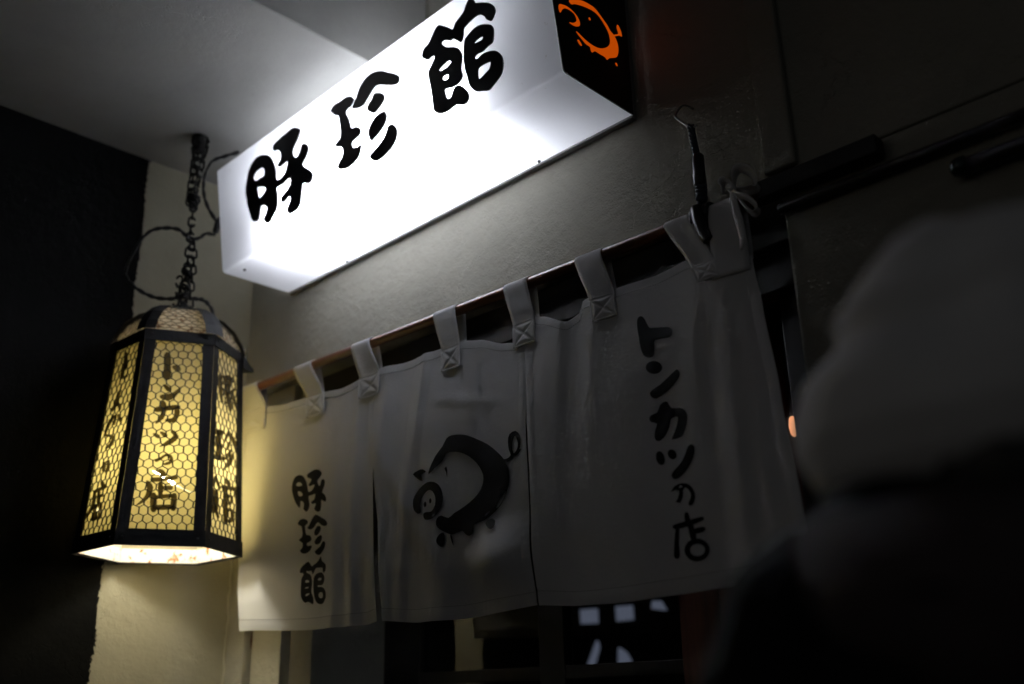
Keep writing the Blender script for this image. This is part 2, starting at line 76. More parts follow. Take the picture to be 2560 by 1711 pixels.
LAN_RIGHT=[[[(-.048,.4415),(-.0434,.4093),(-.0279,.3771),(-.0186,.3763),(-.012,.3827),(-.0214,.4167),(-.0219,.4497),(-.0355,.452)]],[[(-.0333,.4399),(-.0128,.4452),(-.0116,.4195),(-.0132,.4045),(-.0058,.4022),(.0031,.4083),(.0069,.4247),(.0041,.454),(-.029,.45),(-.0399,.4434)]],[[(-.0314,.4247),(-.0086,.4287),(-.0,.4339),(-.0054,.4365),(-.0283,.4325),(-.0367,.4274)]],[[(-.0292,.4089),(-.0079,.4115),(.0011,.4163),(-.0036,.4194),(-.025,.4167),(-.0338,.4119)]],[[(-.0033,.4485),(.0339,.4487),(.0514,.456),(.0469,.4632),(.0093,.4628),(-.0077,.4556)]],[[(.012,.4468),(-.006,.4066),(.0046,.3894),(.018,.3678),(.0289,.367),(.0366,.3742),(.031,.3994),(.0188,.4129),(.0346,.4507),(.026,.455)]],[[(.0434,.4355),(.0092,.4139),(.0073,.4078),(.0189,.4101),(.0534,.4316),(.0554,.4379)]],[[(.0216,.4124),(.0588,.3828),(.0657,.383),(.069,.3872),(.0454,.4231),(.0292,.4223)]],[[(.0175,.4006),(-.0046,.383),(-.0042,.3782),(.0059,.3811),(.0282,.3987),(.0278,.4036)]],[[(-.055,.284),(-.0183,.2897),(-.001,.2997),(-.0135,.3052),(-.0504,.2993),(-.067,.2894)]],[[(-.047,.2895),(-.044,.2268),(-.0288,.2232),(-.0145,.2336),(-.0214,.296),(-.0348,.2989)]],[[(-.0586,.2531),(-.0167,.256),(-.0017,.2631),(-.0096,.2686),(-.0518,.2654),(-.0662,.2584)]],[[(-.0557,.2196),(-.0178,.2229),(-.0008,.2312),(-.011,.2372),(-.0493,.2337),(-.0656,.2255)]],[[(.0131,.3084),(-.0084,.2754),(-.0052,.2723),(.0028,.2756),(.0302,.309),(.0253,.3137)]],[[(.0154,.3055),(.0459,.2815),(.0722,.2527),(.08,.2522),(.0846,.2568),(.0714,.2921),(.0279,.3119),(.018,.3108)]],[[(.0213,.2829),(.006,.2612),(.0105,.2572),(.0211,.2617),(.0366,.2835),(.032,.2876)]],[[(.0287,.2638),(.0001,.2357),(.0031,.2304),(.0156,.2344),(.0446,.2627),(.0415,.2681)]],[[(.0296,.249),(.0163,.226),(-.0048,.2075),(-.005,.2041),(.0021,.2054),(.0393,.2244),(.0535,.2508),(.045,.2563)]],[[(-.0522,.1749),(-.0696,.1434),(-.0662,.1405),(-.059,.1434),(-.0341,.1751),(-.0399,.18)]],[[(-.0512,.1719),(-.0257,.1498),(-.0168,.1496),(-.0131,.1546),(-.0352,.1781),(-.0466,.1782)]],[[(-.065,.1365),(-.0608,.0869),(-.0501,.0838),(-.04,.0905),(-.0441,.1405),(-.055,.1435)]],[[(-.0465,.1401),(-.0429,.0967),(-.033,.0939),(-.0237,.1001),(-.0272,.1438),(-.0373,.1465)]],[[(-.0543,.1185),(-.0365,.1201),(-.0287,.1241),(-.0343,.1268),(-.0522,.1252),(-.0598,.1212)]],[[(-.0596,.1023),(-.0326,.0768),(-.0212,.0764),(-.0166,.0824),(-.044,.1081),(-.0552,.1084)]],[[(.0031,.1739),(.0225,.1673),(.0397,.17),(.0408,.1783),(.0211,.1849),(.004,.1821)]],[[(-.0067,.1536),(.0644,.1596),(.0575,.152),(.0667,.1483),(.0783,.1545),(.0774,.173),(-.0035,.1634),(-.0149,.1575)]],[[(-.0028,.152),(.0035,.0707),(.0168,.0668),(.0293,.0749),(.0232,.157),(.0097,.1605)]],[[(.0179,.1344),(.0376,.1383),(.0352,.1269),(.0198,.1258),(.0112,.12),(.0205,.1174),(.0501,.1244),(.0531,.1456),(.0198,.1431),(.0099,.1376)]],[[(.0191,.0992),(.0416,.1025),(.0398,.0825),(.0231,.0824),(.0125,.0755),(.0239,.0723),(.0597,.0807),(.062,.1102),(.0238,.1099),(.0107,.1039)]]]
LAN_LEFT=[[[(-.0217,.5019),(-.0138,.4605),(-.0024,.4523),(.0067,.4552),(-.003,.4968),(-.0133,.5044)]],[[(.0005,.4777),(-.0223,.4579),(-.0192,.4308),(.0156,.4283),(.0174,.4334),(.006,.4379),(-.0006,.4332),(-.0038,.4505),(.0102,.4729),(.0071,.4772)]],[[(-.0172,.3998),(-.0267,.368),(-.0387,.351),(-.0358,.3469),(-.0291,.3464),(-.0086,.3608),(-.0029,.3947),(-.0092,.4006)]],[[(-.0261,.3672),(-.0099,.3561),(.0002,.345),(.0079,.3409),(.0117,.3436),(.0071,.3583),(-.0191,.3713),(-.0289,.3728)]],[[(-.0297,.3184),(-.0164,.3287),(-.0186,.3121),(-.0115,.3067),(-.0044,.3082),(-.0064,.3368),(-.0431,.3268),(-.0412,.3207)]],[[(-.0281,.3341),(-.0501,.3161),(-.0552,.2894),(-.051,.2853),(-.0451,.2857),(-.0302,.3079),(-.0147,.3278),(-.0188,.3335)]],[[(-.0036,.3297),(.0123,.3116),(.0233,.3071),(.0262,.3116),(.0104,.3298),(-.0006,.3344)]],[[(-.0502,.2846),(-.0145,.2739),(-.0159,.2616),(-.0358,.2538),(-.0356,.2495),(-.0269,.2474),(.0049,.2524),(-.0013,.2779),(-.0501,.2905),(-.0563,.2893)]],[[(-.0204,.1895),(-.0186,.2063),(-.0108,.2114),(-.0122,.1971),(-.0153,.1868),(-.012,.183),(-.0058,.1831),(.0057,.192),(-.0004,.2147),(-.0318,.2119),(-.0324,.1927),(-.0266,.1882)]],[[(-.0292,.1611),(-.0182,.1486),(-.0048,.1436),(-.0007,.149),(-.0115,.1614),(-.025,.1666)]],[[(-.0439,.1375),(.0064,.1425),(.0087,.1479),(-.0036,.1519),(-.0542,.147),(-.0565,.1415)]],[[(-.0565,.1421),(-.0569,.1076),(-.0888,.072),(-.0866,.0691),(-.0812,.069),(-.0373,.1013),(-.0404,.1386),(-.0486,.1442)]],[[(-.0354,.1387),(-.0305,.1131),(-.0207,.1071),(-.0127,.11),(-.0175,.1355),(-.0273,.1416)]],[[(-.0195,.1222),(.0009,.1228),(.0038,.1266),(-.0055,.1301),(-.026,.1296),(-.0289,.1257)]],[[(-.045,.1042),(-.0352,.0746),(-.025,.069),(-.0177,.0723),(-.0273,.1017),(-.0376,.1075)]],[[(-.0148,.1075),(-.0113,.0755),(-.002,.0696),(.0062,.0722),(.0028,.1041),(-.0064,.1101)]],[[(-.0328,.0993),(-.0022,.1004),(.0007,.1042),(-.0086,.1076),(-.0394,.1066),(-.0423,.1027)]],[[(-.036,.0671),(.0017,.0675),(.0061,.0721),(-.0056,.0766),(-.0435,.0763),(-.0478,.0716)]]]
TEAR_FRONT=[[[(-.048,.1803),(-.0222,.1691),(.0042,.1525),(.0168,.1434),(.0388,.1339),(.0611,.1246),(.0622,.1252),(.0617,.1264),(.0394,.1357),(.0191,.1486),(.0052,.1546),(-.0216,.1706),(-.0477,.1811),(-.0482,.1809)]],[[(-.0142,.4468),(.005,.4355),(.0271,.4219),(.0496,.4029),(.0511,.4032),(.0509,.4048),(.0279,.4233),(.0055,.4366),(-.014,.4473),(-.0143,.4472)]]]
TEAR_LEFT=[[[(-.0615,.1225),(-.0629,.1188),(-.0695,.1168),(-.0796,.1172),(-.0904,.1198),(-.0992,.1239),(-.1035,.1285),(-.1021,.1323),(-.0953,.1343),(-.0852,.1339),(-.0743,.1312),(-.0657,.1271)]],[[(.0036,.0887),(.0028,.0862),(-.0013,.0848),(-.0075,.085),(-.0142,.0866),(-.0196,.0892),(-.0222,.0922),(-.0214,.0947),(-.0173,.0961),(-.011,.096),(-.0043,.0943),(.001,.0917)]]]
TEAR_RIGHT=[[[(.1011,.2158),(.1005,.2105),(.0981,.2063),(.0946,.2042),(.091,.2048),(.0881,.2079),(.0868,.2128),(.0874,.218),(.0898,.2222),(.0933,.2243),(.097,.2238),(.0999,.2206)]],[[(.1074,.1195),(.1072,.115),(.106,.1115),(.1041,.11),(.102,.1108),(.1003,.1138),(.0995,.1181),(.0998,.1226),(.101,.1261),(.1029,.1276),(.105,.1268),(.1066,.1238)]],[[(.0674,.0613),(.0753,.0477),(.1002,.0429),(.1058,.0438),(.1054,.0463),(.0872,.0526),(.0778,.0641),(.0711,.0648)]]]
YN=-0.065
E1=[(-0.126, -0.328), (-0.089, -0.504), (-0.048, -0.681), (-0.016, -0.835), (0.006, -0.977)]
E2=[(0.487, -0.35), (0.51, -0.462), (0.543, -0.61), (0.579, -0.813), (0.597, -0.993)]
E3=[(1.02, -0.398), (1.027, -0.466), (1.038, -0.584), (1.055, -0.794), (1.067, -0.993)]
E4=[(1.568, -0.415), (1.574, -0.453), (1.587, -0.539), (1.607, -0.702), (1.624, -0.872), (1.63, -0.977)]
TOP1=[(-0.145, -0.348), (-0.01, -0.362), (0.121, -0.381), (0.189, -0.383), (0.284, -0.387), (0.373, -0.397), (0.446, -0.392), (0.535, -0.386)]
TOP2=[(0.48, -0.389), (0.529, -0.386), (0.636, -0.393), (0.74, -0.393), (0.824, -0.395), (0.886, -0.409), (0.959, -0.437), (0.993, -0.445), (1.031, -0.437)]
TOP3=[(1.016, -0.397), (1.054, -0.399), (1.075, -0.409), (1.143, -0.442), (1.176, -0.432), (1.188, -0.407), (1.275, -0.406), (1.366, -0.41), (1.43, -0.403), (1.474, -0.406), (1.57, -0.44)]
HEM1=[(0.006, -0.977), (0.327, -0.993), (0.543, -0.995), (0.603, -0.99)]
HEM2=[(0.597, -0.991), (0.721, -1.002), (0.846, -1.004), (0.961, -0.998), (1.069, -0.993)]
HEM3=[(1.067, -0.994), (1.166, -1.002), (1.266, -1.005), (1.384, -1.001), (1.5, -0.996), (1.63, -0.977)]
ROD=[(-0.045, -0.293), (1.396, -0.325)]
STR=[(-0.135, -0.036, -0.12, 0.012, -0.354, -0.431), (0.151, 0.235, 0.224, 0.299, -0.384, -0.449), (0.414, 0.49, 0.459, 0.543, -0.391, -0.451), (0.735, 0.812, 0.767, 0.83, -0.399, -0.456), (0.969, 1.039, 0.994, 1.059, -0.404, -0.46), (1.175, 1.244, 1.219, 1.276, -0.414, -0.466), (1.4, 1.46, 1.468, 1.515, -0.425, -0.462), (1.499, 1.56, 1.498, 1.571, -0.42, -0.468)]
HOOKP=[(1.443, -0.066), (1.439, -0.09), (1.449, -0.107), (1.471, -0.132), (1.478, -0.137)]
TWP=[(1.471, -0.132), (1.478, -0.201), (1.48, -0.2), (1.479, -0.259), (1.48, -0.262), (1.48, -0.308)]
BOWP=[(1.566, -0.308), (1.591, -0.292), (1.609, -0.319), (1.603, -0.344), (1.569, -0.44), (1.602, -0.372)]
CABLE1=[(-0.049, -0.236, 0.175), (-0.047, -0.244, 0.135), (-0.047, -0.27, 0.128), (-0.052, -0.293, 0.106), (-0.054, -0.323, 0.103), (-0.062, -0.348, 0.12), (-0.085, -0.379, 0.123), (-0.108, -0.405, 0.115), (-0.13, -0.422, 0.09), (-0.15, -0.431, 0.054), (-0.167, -0.437, 0.018), (-0.174, -0.437, -0.011), (-0.164, -0.422, -0.037), (-0.14, -0.393, -0.064), (-0.113, -0.366, -0.08), (-0.079, -0.338, -0.085), (-0.053, -0.321, -0.084), (-0.024, -0.298, -0.091), (-0.003, -0.281, -0.098), (0.011, -0.263, -0.124), (0.014, -0.246, -0.166), (0.017, -0.242, -0.185)]
CABLE2=[(0.039, -0.237, 0.373), (0.007, -0.263, 0.363), (-0.021, -0.284, 0.352), (-0.041, -0.291, 0.326), (-0.056, -0.289, 0.294), (-0.065, -0.28, 0.259), (-0.066, -0.261, 0.22), (-0.058, -0.233, 0.18)]

# ------------------------------------------------------------------ materials
def new_mat(name):
    mt = bpy.data.materials.new(name)
    mt.use_nodes = True
    nt = mt.node_tree
    return mt, nt, nt.nodes, nt.links, nt.nodes["Principled BSDF"]

def coords(N):
    return N.new("ShaderNodeTexCoord").outputs["Object"]

def noise_node(N, Lk, vec, scale, detail=4, rough=0.55, vscale=None):
    n = N.new("ShaderNodeTexNoise")
    n.inputs["Scale"].default_value = scale
    n.inputs["Detail"].default_value = detail
    n.inputs["Roughness"].default_value = rough
    if vscale:
        mp = N.new("ShaderNodeMapping"); mp.inputs["Scale"].default_value = vscale
        Lk.new(vec, mp.inputs[0]); vec = mp.outputs[0]
    Lk.new(vec, n.inputs["Vector"])
    return n

def ramp(N, Lk, fac, stops):
    r = N.new("ShaderNodeValToRGB")
    el = r.color_ramp.elements
    el[0].position, el[0].color = stops[0][0], (*stops[0][1], 1)
    el[1].position, el[1].color = stops[-1][0], (*stops[-1][1], 1)
    for p, c in stops[1:-1]:
        e = el.new(p); e.color = (*c, 1)
    Lk.new(fac, r.inputs[0])
    return r

def simple(name, color, rough=0.5, metal=0.0, var=0.25, scale=30.0, bump=0.0, bscale=200.0, spec=0.5):
    mt, nt, N, Lk, P = new_mat(name)
    v = coords(N)
    n = noise_node(N, Lk, v, scale)
    lo = tuple(max(0, c * (1 - var)) for c in color); hi = tuple(min(1, c * (1 + var)) for c in color)
    r = ramp(N, Lk, n.outputs[0], [(0.3, lo), (0.7, hi)])
    Lk.new(r.outputs[0], P.inputs["Base Color"])
    P.inputs["Roughness"].default_value = rough
    P.inputs["Metallic"].default_value = metal
    P.inputs["Specular IOR Level"].default_value = spec
    if bump:
        b = N.new("ShaderNodeBump"); b.inputs["Strength"].default_value = bump; b.inputs["Distance"].default_value = 0.002
        nb = noise_node(N, Lk, v, bscale, 3)
        Lk.new(nb.outputs[0], b.inputs["Height"]); Lk.new(b.outputs[0], P.inputs["Normal"])
    return mt

def plaster(name, base, paint_y=None, rough=1.0, dark=(0.004, 0.004, 0.004)):
    """rolled emulsion on cement: stipple, blisters, hairline cracks, grime; optional dark brushed coat for y < paint_y"""
    mt, nt, N, Lk, P = new_mat(name)
    v = coords(N)
    n1 = noise_node(N, Lk, v, 2.3, 5, 0.6)
    lo = tuple(c * 0.80 for c in base)
    r1 = ramp(N, Lk, n1.outputs[0], [(0.3, lo), (0.65, base)])
    n2 = noise_node(N, Lk, v, 34.0, 4, 0.7)
    spots = ramp(N, Lk, n2.outputs[0], [(0.0, (0.45, 0.40, 0.34)), (0.235, (0.5, 0.45, 0.38)), (0.27, (1, 1, 1)), (1.0, (1, 1, 1))])
    mul = N.new("ShaderNodeMix"); mul.data_type = 'RGBA'; mul.blend_type = 'MULTIPLY'; mul.inputs[0].default_value = 1.0
    Lk.new(r1.outputs[0], mul.inputs[6]); Lk.new(spots.outputs[0], mul.inputs[7])
    colour = mul.outputs[2]
    # hairline cracks
    vo = N.new("ShaderNodeTexVoronoi"); vo.feature = 'DISTANCE_TO_EDGE'; vo.inputs["Scale"].default_value = 3.1
    dist = noise_node(N, Lk, v, 9.0, 4, 0.6)
    add = N.new("ShaderNodeMix"); add.data_type = 'RGBA'; add.blend_type = 'LINEAR_LIGHT'; add.inputs[0].default_value = 0.16
    Lk.new(v, add.inputs[6]); Lk.new(dist.outputs["Color"], add.inputs[7]); Lk.new(add.outputs[2], vo.inputs["Vector"])
    crack = ramp(N, Lk, vo.outputs["Distance"], [(0.0, (0, 0, 0)), (0.006, (1, 1, 1))])
    gate = noise_node(N, Lk, v, 4.0, 2)
    gr = ramp(N, Lk, gate.outputs[0], [(0.50, (1, 1, 1)), (0.58, (0, 0, 0))])
    mx = N.new("ShaderNodeMath"); mx.operation = 'MAXIMUM'
    Lk.new(crack.outputs[0], mx.inputs[0]); Lk.new(gr.outputs[0], mx.inputs[1])
    # relief: stipple + trowel + cracks
    s1 = noise_node(N, Lk, v, 210.0, 2, 0.5)
    s2 = noise_node(N, Lk, v, 42.0, 4, 0.6)
    s3 = noise_node(N, Lk, v, 9.0, 3, 0.5, (1, 1, 0.35))
    a1 = N.new("ShaderNodeMath"); a1.operation = 'MULTIPLY_ADD'; a1.inputs[1].default_value = 0.28
    Lk.new(s1.outputs[0], a1.inputs[0]); Lk.new(s2.outputs[0], a1.inputs[2])
    a2 = N.new("ShaderNodeMath"); a2.operation = 'MULTIPLY_ADD'; a2.inputs[1].default_value = 1.6
    Lk.new(s3.outputs[0], a2.inputs[0]); Lk.new(a1.outputs[0], a2.inputs[2])
    a3 = N.new("ShaderNodeMath"); a3.operation = 'MULTIPLY_ADD'; a3.inputs[1].default_value = 0.55
    Lk.new(mx.outputs[0], a3.inputs[0]); Lk.new(a2.outputs[0], a3.inputs[2])
    b = N.new("ShaderNodeBump"); b.inputs["Strength"].default_value = 0.7; b.inputs["Distance"].default_value = 0.0055 * rough
    Lk.new(a3.outputs[0], b.inputs["Height"]); Lk.new(b.outputs[0], P.inputs["Normal"])
    if paint_y is not None:
        sx = N.new("ShaderNodeSeparateXYZ"); Lk.new(v, sx.inputs[0])
        e1 = noise_node(N, Lk, v, 5.0, 2)
        e2 = noise_node(N, Lk, v, 130.0, 3, 0.7, (1, 1.0, 0.55))
        q1 = N.new("ShaderNodeMath"); q1.operation = 'MULTIPLY_ADD'; q1.inputs[1].default_value = 0.03
        Lk.new(e1.outputs[0], q1.inputs[0]); Lk.new(sx.outputs[1], q1.inputs[2])
        q2 = N.new("ShaderNodeMath"); q2.operation = 'MULTIPLY_ADD'; q2.inputs[1].default_value = 0.026
        Lk.new(e2.outputs[0], q2.inputs[0]); Lk.new(q1.outputs[0], q2.inputs[2])
        lt = N.new("ShaderNodeMath"); lt.operation = 'GREATER_THAN'; lt.inputs[1].default_value = paint_y + 0.028
        Lk.new(q2.outputs[0], lt.inputs[0])
        mixp = N.new("ShaderNodeMix"); mixp.data_type = 'RGBA'
        Lk.new(lt.outputs[0], mixp.inputs[0]); mixp.inputs[6].default_value = (*dark, 1); Lk.new(colour, mixp.inputs[7])
        colour = mixp.outputs[2]
    Lk.new(colour, P.inputs["Base Color"])
    P.inputs["Roughness"].default_value = 0.78
    P.inputs["Specular IOR Level"].default_value = 0.08
    return mt

def translucent(name, color, tcolor, fac, rough=0.35, gloss=0.0, stain=None, weave=False, var=0.06, vscale=6.0, spec_rough=0.3):
    """thin sheet: diffuse on the lit side, translucent to the other"""
    mt, nt, N, Lk, P = new_mat(name)
    N.remove(P)
    out = N["Material Output"]
    v = coords(N)
    n = noise_node(N, Lk, v, vscale, 4, 0.6)
    r = ramp(N, Lk, n.outputs[0], [(0.3, tuple(c * (1 - var) for c in color)), (0.7, color)])
    r2 = ramp(N, Lk, n.outputs[0], [(0.3, tuple(c * (1 - var * 1.6) for c in tcolor)), (0.7, tcolor)])
    c1, c2 = r.outputs[0], r2.outputs[0]
    if stain:
        sn = noise_node(N, Lk, v, stain[1], 5, 0.7)
        sr = ramp(N, Lk, sn.outputs[0], [(stain[2], (1, 1, 1)), (stain[2] + 0.05, stain[0])])
        outs = []
        for c in (c1, c2):
            mu = N.new("ShaderNodeMix"); mu.data_type = 'RGBA'; mu.blend_type = 'MULTIPLY'; mu.inputs[0].default_value = 1
            Lk.new(c, mu.inputs[6]); Lk.new(sr.outputs[0], mu.inputs[7]); outs.append(mu.outputs[2])
        c1, c2 = outs
    d = N.new("ShaderNodeBsdfDiffuse"); t = N.new("ShaderNodeBsdfTranslucent")
    Lk.new(c1, d.inputs[0]); Lk.new(c2, t.inputs[0])
    mixs = N.new("ShaderNodeMixShader"); mixs.inputs[0].default_value = fac
    Lk.new(d.outputs[0], mixs.inputs[1]); Lk.new(t.outputs[0], mixs.inputs[2])
    last = mixs.outputs[0]
    if weave:
        b = N.new("ShaderNodeBump"); b.inputs["Strength"].default_value = 0.35; b.inputs["Distance"].default_value = 0.0015
        w1 = noise_node(N, Lk, v, 160.0, 2, 0.5, (0.6, 1, 1.0))
        w2 = noise_node(N, Lk, v, 24.0, 3, 0.5, (1, 1, 0.5))
        ad = N.new("ShaderNodeMath"); ad.operation = 'MULTIPLY_ADD'; ad.inputs[1].default_value = 3.0
        Lk.new(w2.outputs[0], ad.inputs[0]); Lk.new(w1.outputs[0], ad.inputs[2])
        Lk.new(ad.outputs[0], b.inputs["Height"]); Lk.new(b.outputs[0], d.inputs["Normal"])
    if gloss:
        g = N.new("ShaderNodeBsdfGlossy"); g.inputs["Roughness"].default_value = spec_rough
        g.inputs["Color"].default_value = (1, 1, 1, 1)
        fr = N.new("ShaderNodeLayerWeight"); fr.inputs[0].default_value = gloss
        m2 = N.new("ShaderNodeMixShader"); Lk.new(fr.outputs["Fresnel"], m2.inputs[0])
        Lk.new(last, m2.inputs[1]); Lk.new(g.outputs[0], m2.inputs[2]); last = m2.outputs[0]
    Lk.new(last, out.inputs[0])
    return mt

def emit(name, color, strength):
    mt, nt, N, Lk, P = new_mat(name)
    N.remove(P)
    e = N.new("ShaderNodeEmission"); e.inputs[0].default_value = (*color, 1); e.inputs[1].default_value = strength
    Lk.new(e.outputs[0], N["Material Output"].inputs[0])
    return mt

def wood(name, base, rough=0.35, axis=0, coat=0.0, scale=14):
    mt, nt, N, Lk, P = new_mat(name)
    v = coords(N)
    vs = [1, 1, 1]; vs[axis] = 0.06
    n = noise_node(N, Lk, v, scale * 4, 6, 0.65, tuple(vs))
    r = ramp(N, Lk, n.outputs[0], [(0.3, tuple(c * 0.45 for c in base)), (0.55, base), (0.75, tuple(min(1, c * 1.5) for c in base))])
    Lk.new(r.outputs[0], P.inputs["Base Color"])
    P.inputs["Roughness"].default_value = rough
    P.inputs["Coat Weight"].default_value = coat
    P.inputs["Coat Roughness"].default_value = 0.15
    b = N.new("ShaderNodeBump"); b.inputs["Strength"].default_value = 0.25; b.inputs["Distance"].default_value = 0.001
    Lk.new(n.outputs[0], b.inputs["Height"]); Lk.new(b.outputs[0], P.inputs["Normal"])
    return mt

M = {}
M['wall'] = plaster('cream_plaster', (0.37, 0.355, 0.30))
M['side'] = plaster('cream_plaster_with_black_coat', (0.42, 0.395, 0.30), paint_y=-0.376, rough=0.5)
M['soffit'] = plaster('soffit_plaster', (0.37, 0.365, 0.34), rough=0.3)
M['ground'] = simple('asphalt', (0.05, 0.05, 0.052), 0.9, 0, 0.4, 8, 0.6, 120)
M['acrylic'] = translucent('milky_acrylic', (0.86, 0.86, 0.88), (0.93, 0.93, 0.96), 0.62, gloss=0.05, var=0.03, vscale=3.0,
                           stain=((0.78, 0.74, 0.68), 30.0, 0.655))
M['black_film'] = simple('black_cut_film', (0.006, 0.006, 0.008), 0.35, 0, 0.2, 20)
M['black_panel'] = simple('black_acrylic', (0.003, 0.003, 0.003), 0.30, 0, 0.2, 20, spec=0.25)
M['metal_dark'] = simple('painted_dark_metal', (0.02, 0.02, 0.02), 0.45, 0.3, 0.4, 25)
M['metal_grey'] = simple('grey_sheet_metal', (0.30, 0.30, 0.30), 0.6, 0.0, 0.2, 12)
M['tube'] = emit('tube_light', (0.88, 0.92, 1.0), 96.0)
M['orange'] = emit('orange_backlit_film', (0.60, 0.075, 0.001), 0.65)
M['paper'] = translucent('yellowed_lantern_paper', (0.84, 0.78, 0.60), (0.90, 0.73, 0.24), 0.185, var=0.10, vscale=7.0,
                         stain=((0.90, 0.76, 0.52), 14.0, 0.66))
M['pale_paper'] = translucent('paler_lantern_paper', (0.82, 0.77, 0.60), (0.92, 0.76, 0.30), 0.27, var=0.10, vscale=7.0)
M['thin_paper'] = translucent('thin_lantern_paper', (0.70, 0.64, 0.46), (0.95, 0.80, 0.36), 0.55, var=0.10, vscale=7.0)  # unseen back panels made extra translucent to throw more light on the curtain
M['dome_paper'] = translucent('stained_lantern_top', (0.62, 0.56, 0.46), (0.66, 0.57, 0.43), 0.30, var=0.35, vscale=45.0,
                              stain=((0.35, 0.22, 0.15), 60.0, 0.54))
M['lan_ink'] = translucent('lantern_ink', (0.07, 0.06, 0.035), (0.42, 0.34, 0.17), 0.185, var=0.2)
M['iron'] = simple('black_lantern_iron', (0.008, 0.008, 0.009), 0.6, 0.0, 0.5, 40, 0.5, 90, 0.2)
M['wire'] = simple('black_wire', (0.012, 0.011, 0.008), 0.55, 0.0, 0.4, 60)
M['bulb'] = emit('bulb_glow', (1.0, 0.94, 0.77), 94.0)
M['chain'] = simple('blackened_chain', (0.012, 0.011, 0.01), 0.5, 0.4, 0.5, 70)
M['rubber'] = simple('black_cable', (0.012, 0.012, 0.012), 0.45, 0, 0.2, 30)
M['cloth'] = translucent('white_cotton', (0.91, 0.91, 0.92), (0.72, 0.72, 0.72), 0.13, var=0.05, vscale=4.0, weave=True)
M['band'] = translucent('white_cotton_tape', (0.88, 0.88, 0.89), (0.60, 0.60, 0.60), 0.12, var=0.05, vscale=12.0, weave=True)
M['thread'] = simple('white_thread', (0.93, 0.93, 0.94), 0.8, 0, 0.1, 50)
M['thread_grey'] = simple('grey_thread', (0.42, 0.42, 0.43), 0.9, 0, 0.1, 50)
M['ink'] = simple('black_fabric_ink', (0.006, 0.006, 0.006), 0.8, 0, 0.3, 60, spec=0.15)
M['rod'] = wood('lacquered_rod', (0.16, 0.055, 0.022), 0.28, 0, 0.5)
M['lintel'] = wood('old_dark_beam', (0.016, 0.011, 0.007), 0.62, 0)
M['door_wood'] = wood('blackened_door_wood', (0.012, 0.009, 0.007), 0.5, 2)
M['red_wood'] = wood('red_brown_wood', (0.085, 0.026, 0.013), 0.5, 2)
M['jamb'] = plaster('jamb_paint', (0.60, 0.57, 0.46))
M['grey_jamb'] = plaster('grey_jamb_paint', (0.40, 0.385, 0.33))
M['twine'] = simple('dark_blue_twine', (0.03, 0.042, 0.06), 0.6, 0, 0.5, 90)
M['tape'] = simple('black_tape', (0.008, 0.008, 0.008), 0.4, 0, 0.3, 40)
M['steel'] = simple('dull_steel', (0.45, 0.45, 0.44), 0.35, 1.0, 0.2, 40)
M['pipe'] = simple('black_pipe', (0.006, 0.006, 0.006), 0.6, 0, 0.3, 30)
M['rust'] = simple('rust', (0.10, 0.035, 0.015), 0.9, 0, 0.4, 60)
M['skin'] = simple('skin', (0.45, 0.28, 0.20), 0.5, 0, 0.08, 12)
M['coat'] = simple('black_coat', (0.006, 0.006, 0.007), 0.85, 0, 0.3, 16, 0.4, 60, 0.2)
M['hood'] = simple('plum_grey_hood', (0.055, 0.042, 0.044), 0.9, 0, 0.2, 16, 0.4, 60)
M['trousers'] = simple('dark_trousers', (0.012, 0.012, 0.014), 0.85, 0, 0.3, 16)
M['hair'] = simple('black_hair', (0.005, 0.0045, 0.004), 0.45, 0, 0.3, 40)
M['cap'] = simple('white_cotton_cap', (0.74, 0.74, 0.75), 0.9, 0, 0.06, 10, 0.5, 120)
M['shoe'] = simple('black_shoe', (0.01, 0.01, 0.01), 0.5)
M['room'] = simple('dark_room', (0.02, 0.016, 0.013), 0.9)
M['white_in'] = None

def rust_white():
    mt, nt, N, Lk, P = new_mat('white_rusty_lining')
    v = coords(N)
    n = noise_node(N, Lk, v, 34.0, 5, 0.7)
    r = ramp(N, Lk, n.outputs[0], [(0.0, (0.85, 0.83, 0.78)), (0.555, (0.85, 0.83, 0.78)), (0.60, (0.45, 0.16, 0.05)), (1.0, (0.22, 0.06, 0.02))])
    Lk.new(r.outputs[0], P.inputs["Base Color"]); P.inputs["Roughness"].default_value = 0.6
    return mt
M['white_in'] = rust_white()

def glass_mat():
    mt, nt, N, Lk, P = new_mat('dark_door_glass')
    N.remove(P)
    tr = N.new("ShaderNodeBsdfTransparent"); tr.inputs[0].default_value = (0.55, 0.56, 0.57, 1)
    g = N.new("ShaderNodeBsdfGlossy"); g.inputs["Roughness"].default_value = 0.02; g.inputs[0].default_value = (0.9, 0.9, 0.9, 1)
    mx = N.new("ShaderNodeMixShader"); mx.inputs[0].default_value = 0.09
    v = coords(N)
    n = noise_node(N, Lk, v, 3.0, 2)
    b = N.new("ShaderNodeBump"); b.inputs["Strength"].default_value = 0.08; b.inputs["Distance"].default_value = 0.004
    Lk.new(n.outputs[0], b.inputs["Height"]); Lk.new(b.outputs[0], g.inputs["Normal"])
    Lk.new(tr.outputs[0], mx.inputs[1]); Lk.new(g.outputs[0], mx.inputs[2]); Lk.new(mx.outputs[0], N["Material Output"].inputs[0])
    return mt
M['glass'] = glass_mat()

# ------------------------------------------------------------------ mesh helpers (heights are given from the sign's lower edge)
def base_of(parent):
    p = Vector((0, 0, 0)); o = parent
    while o is not None:
        p += o.location; o = o.parent
    return p

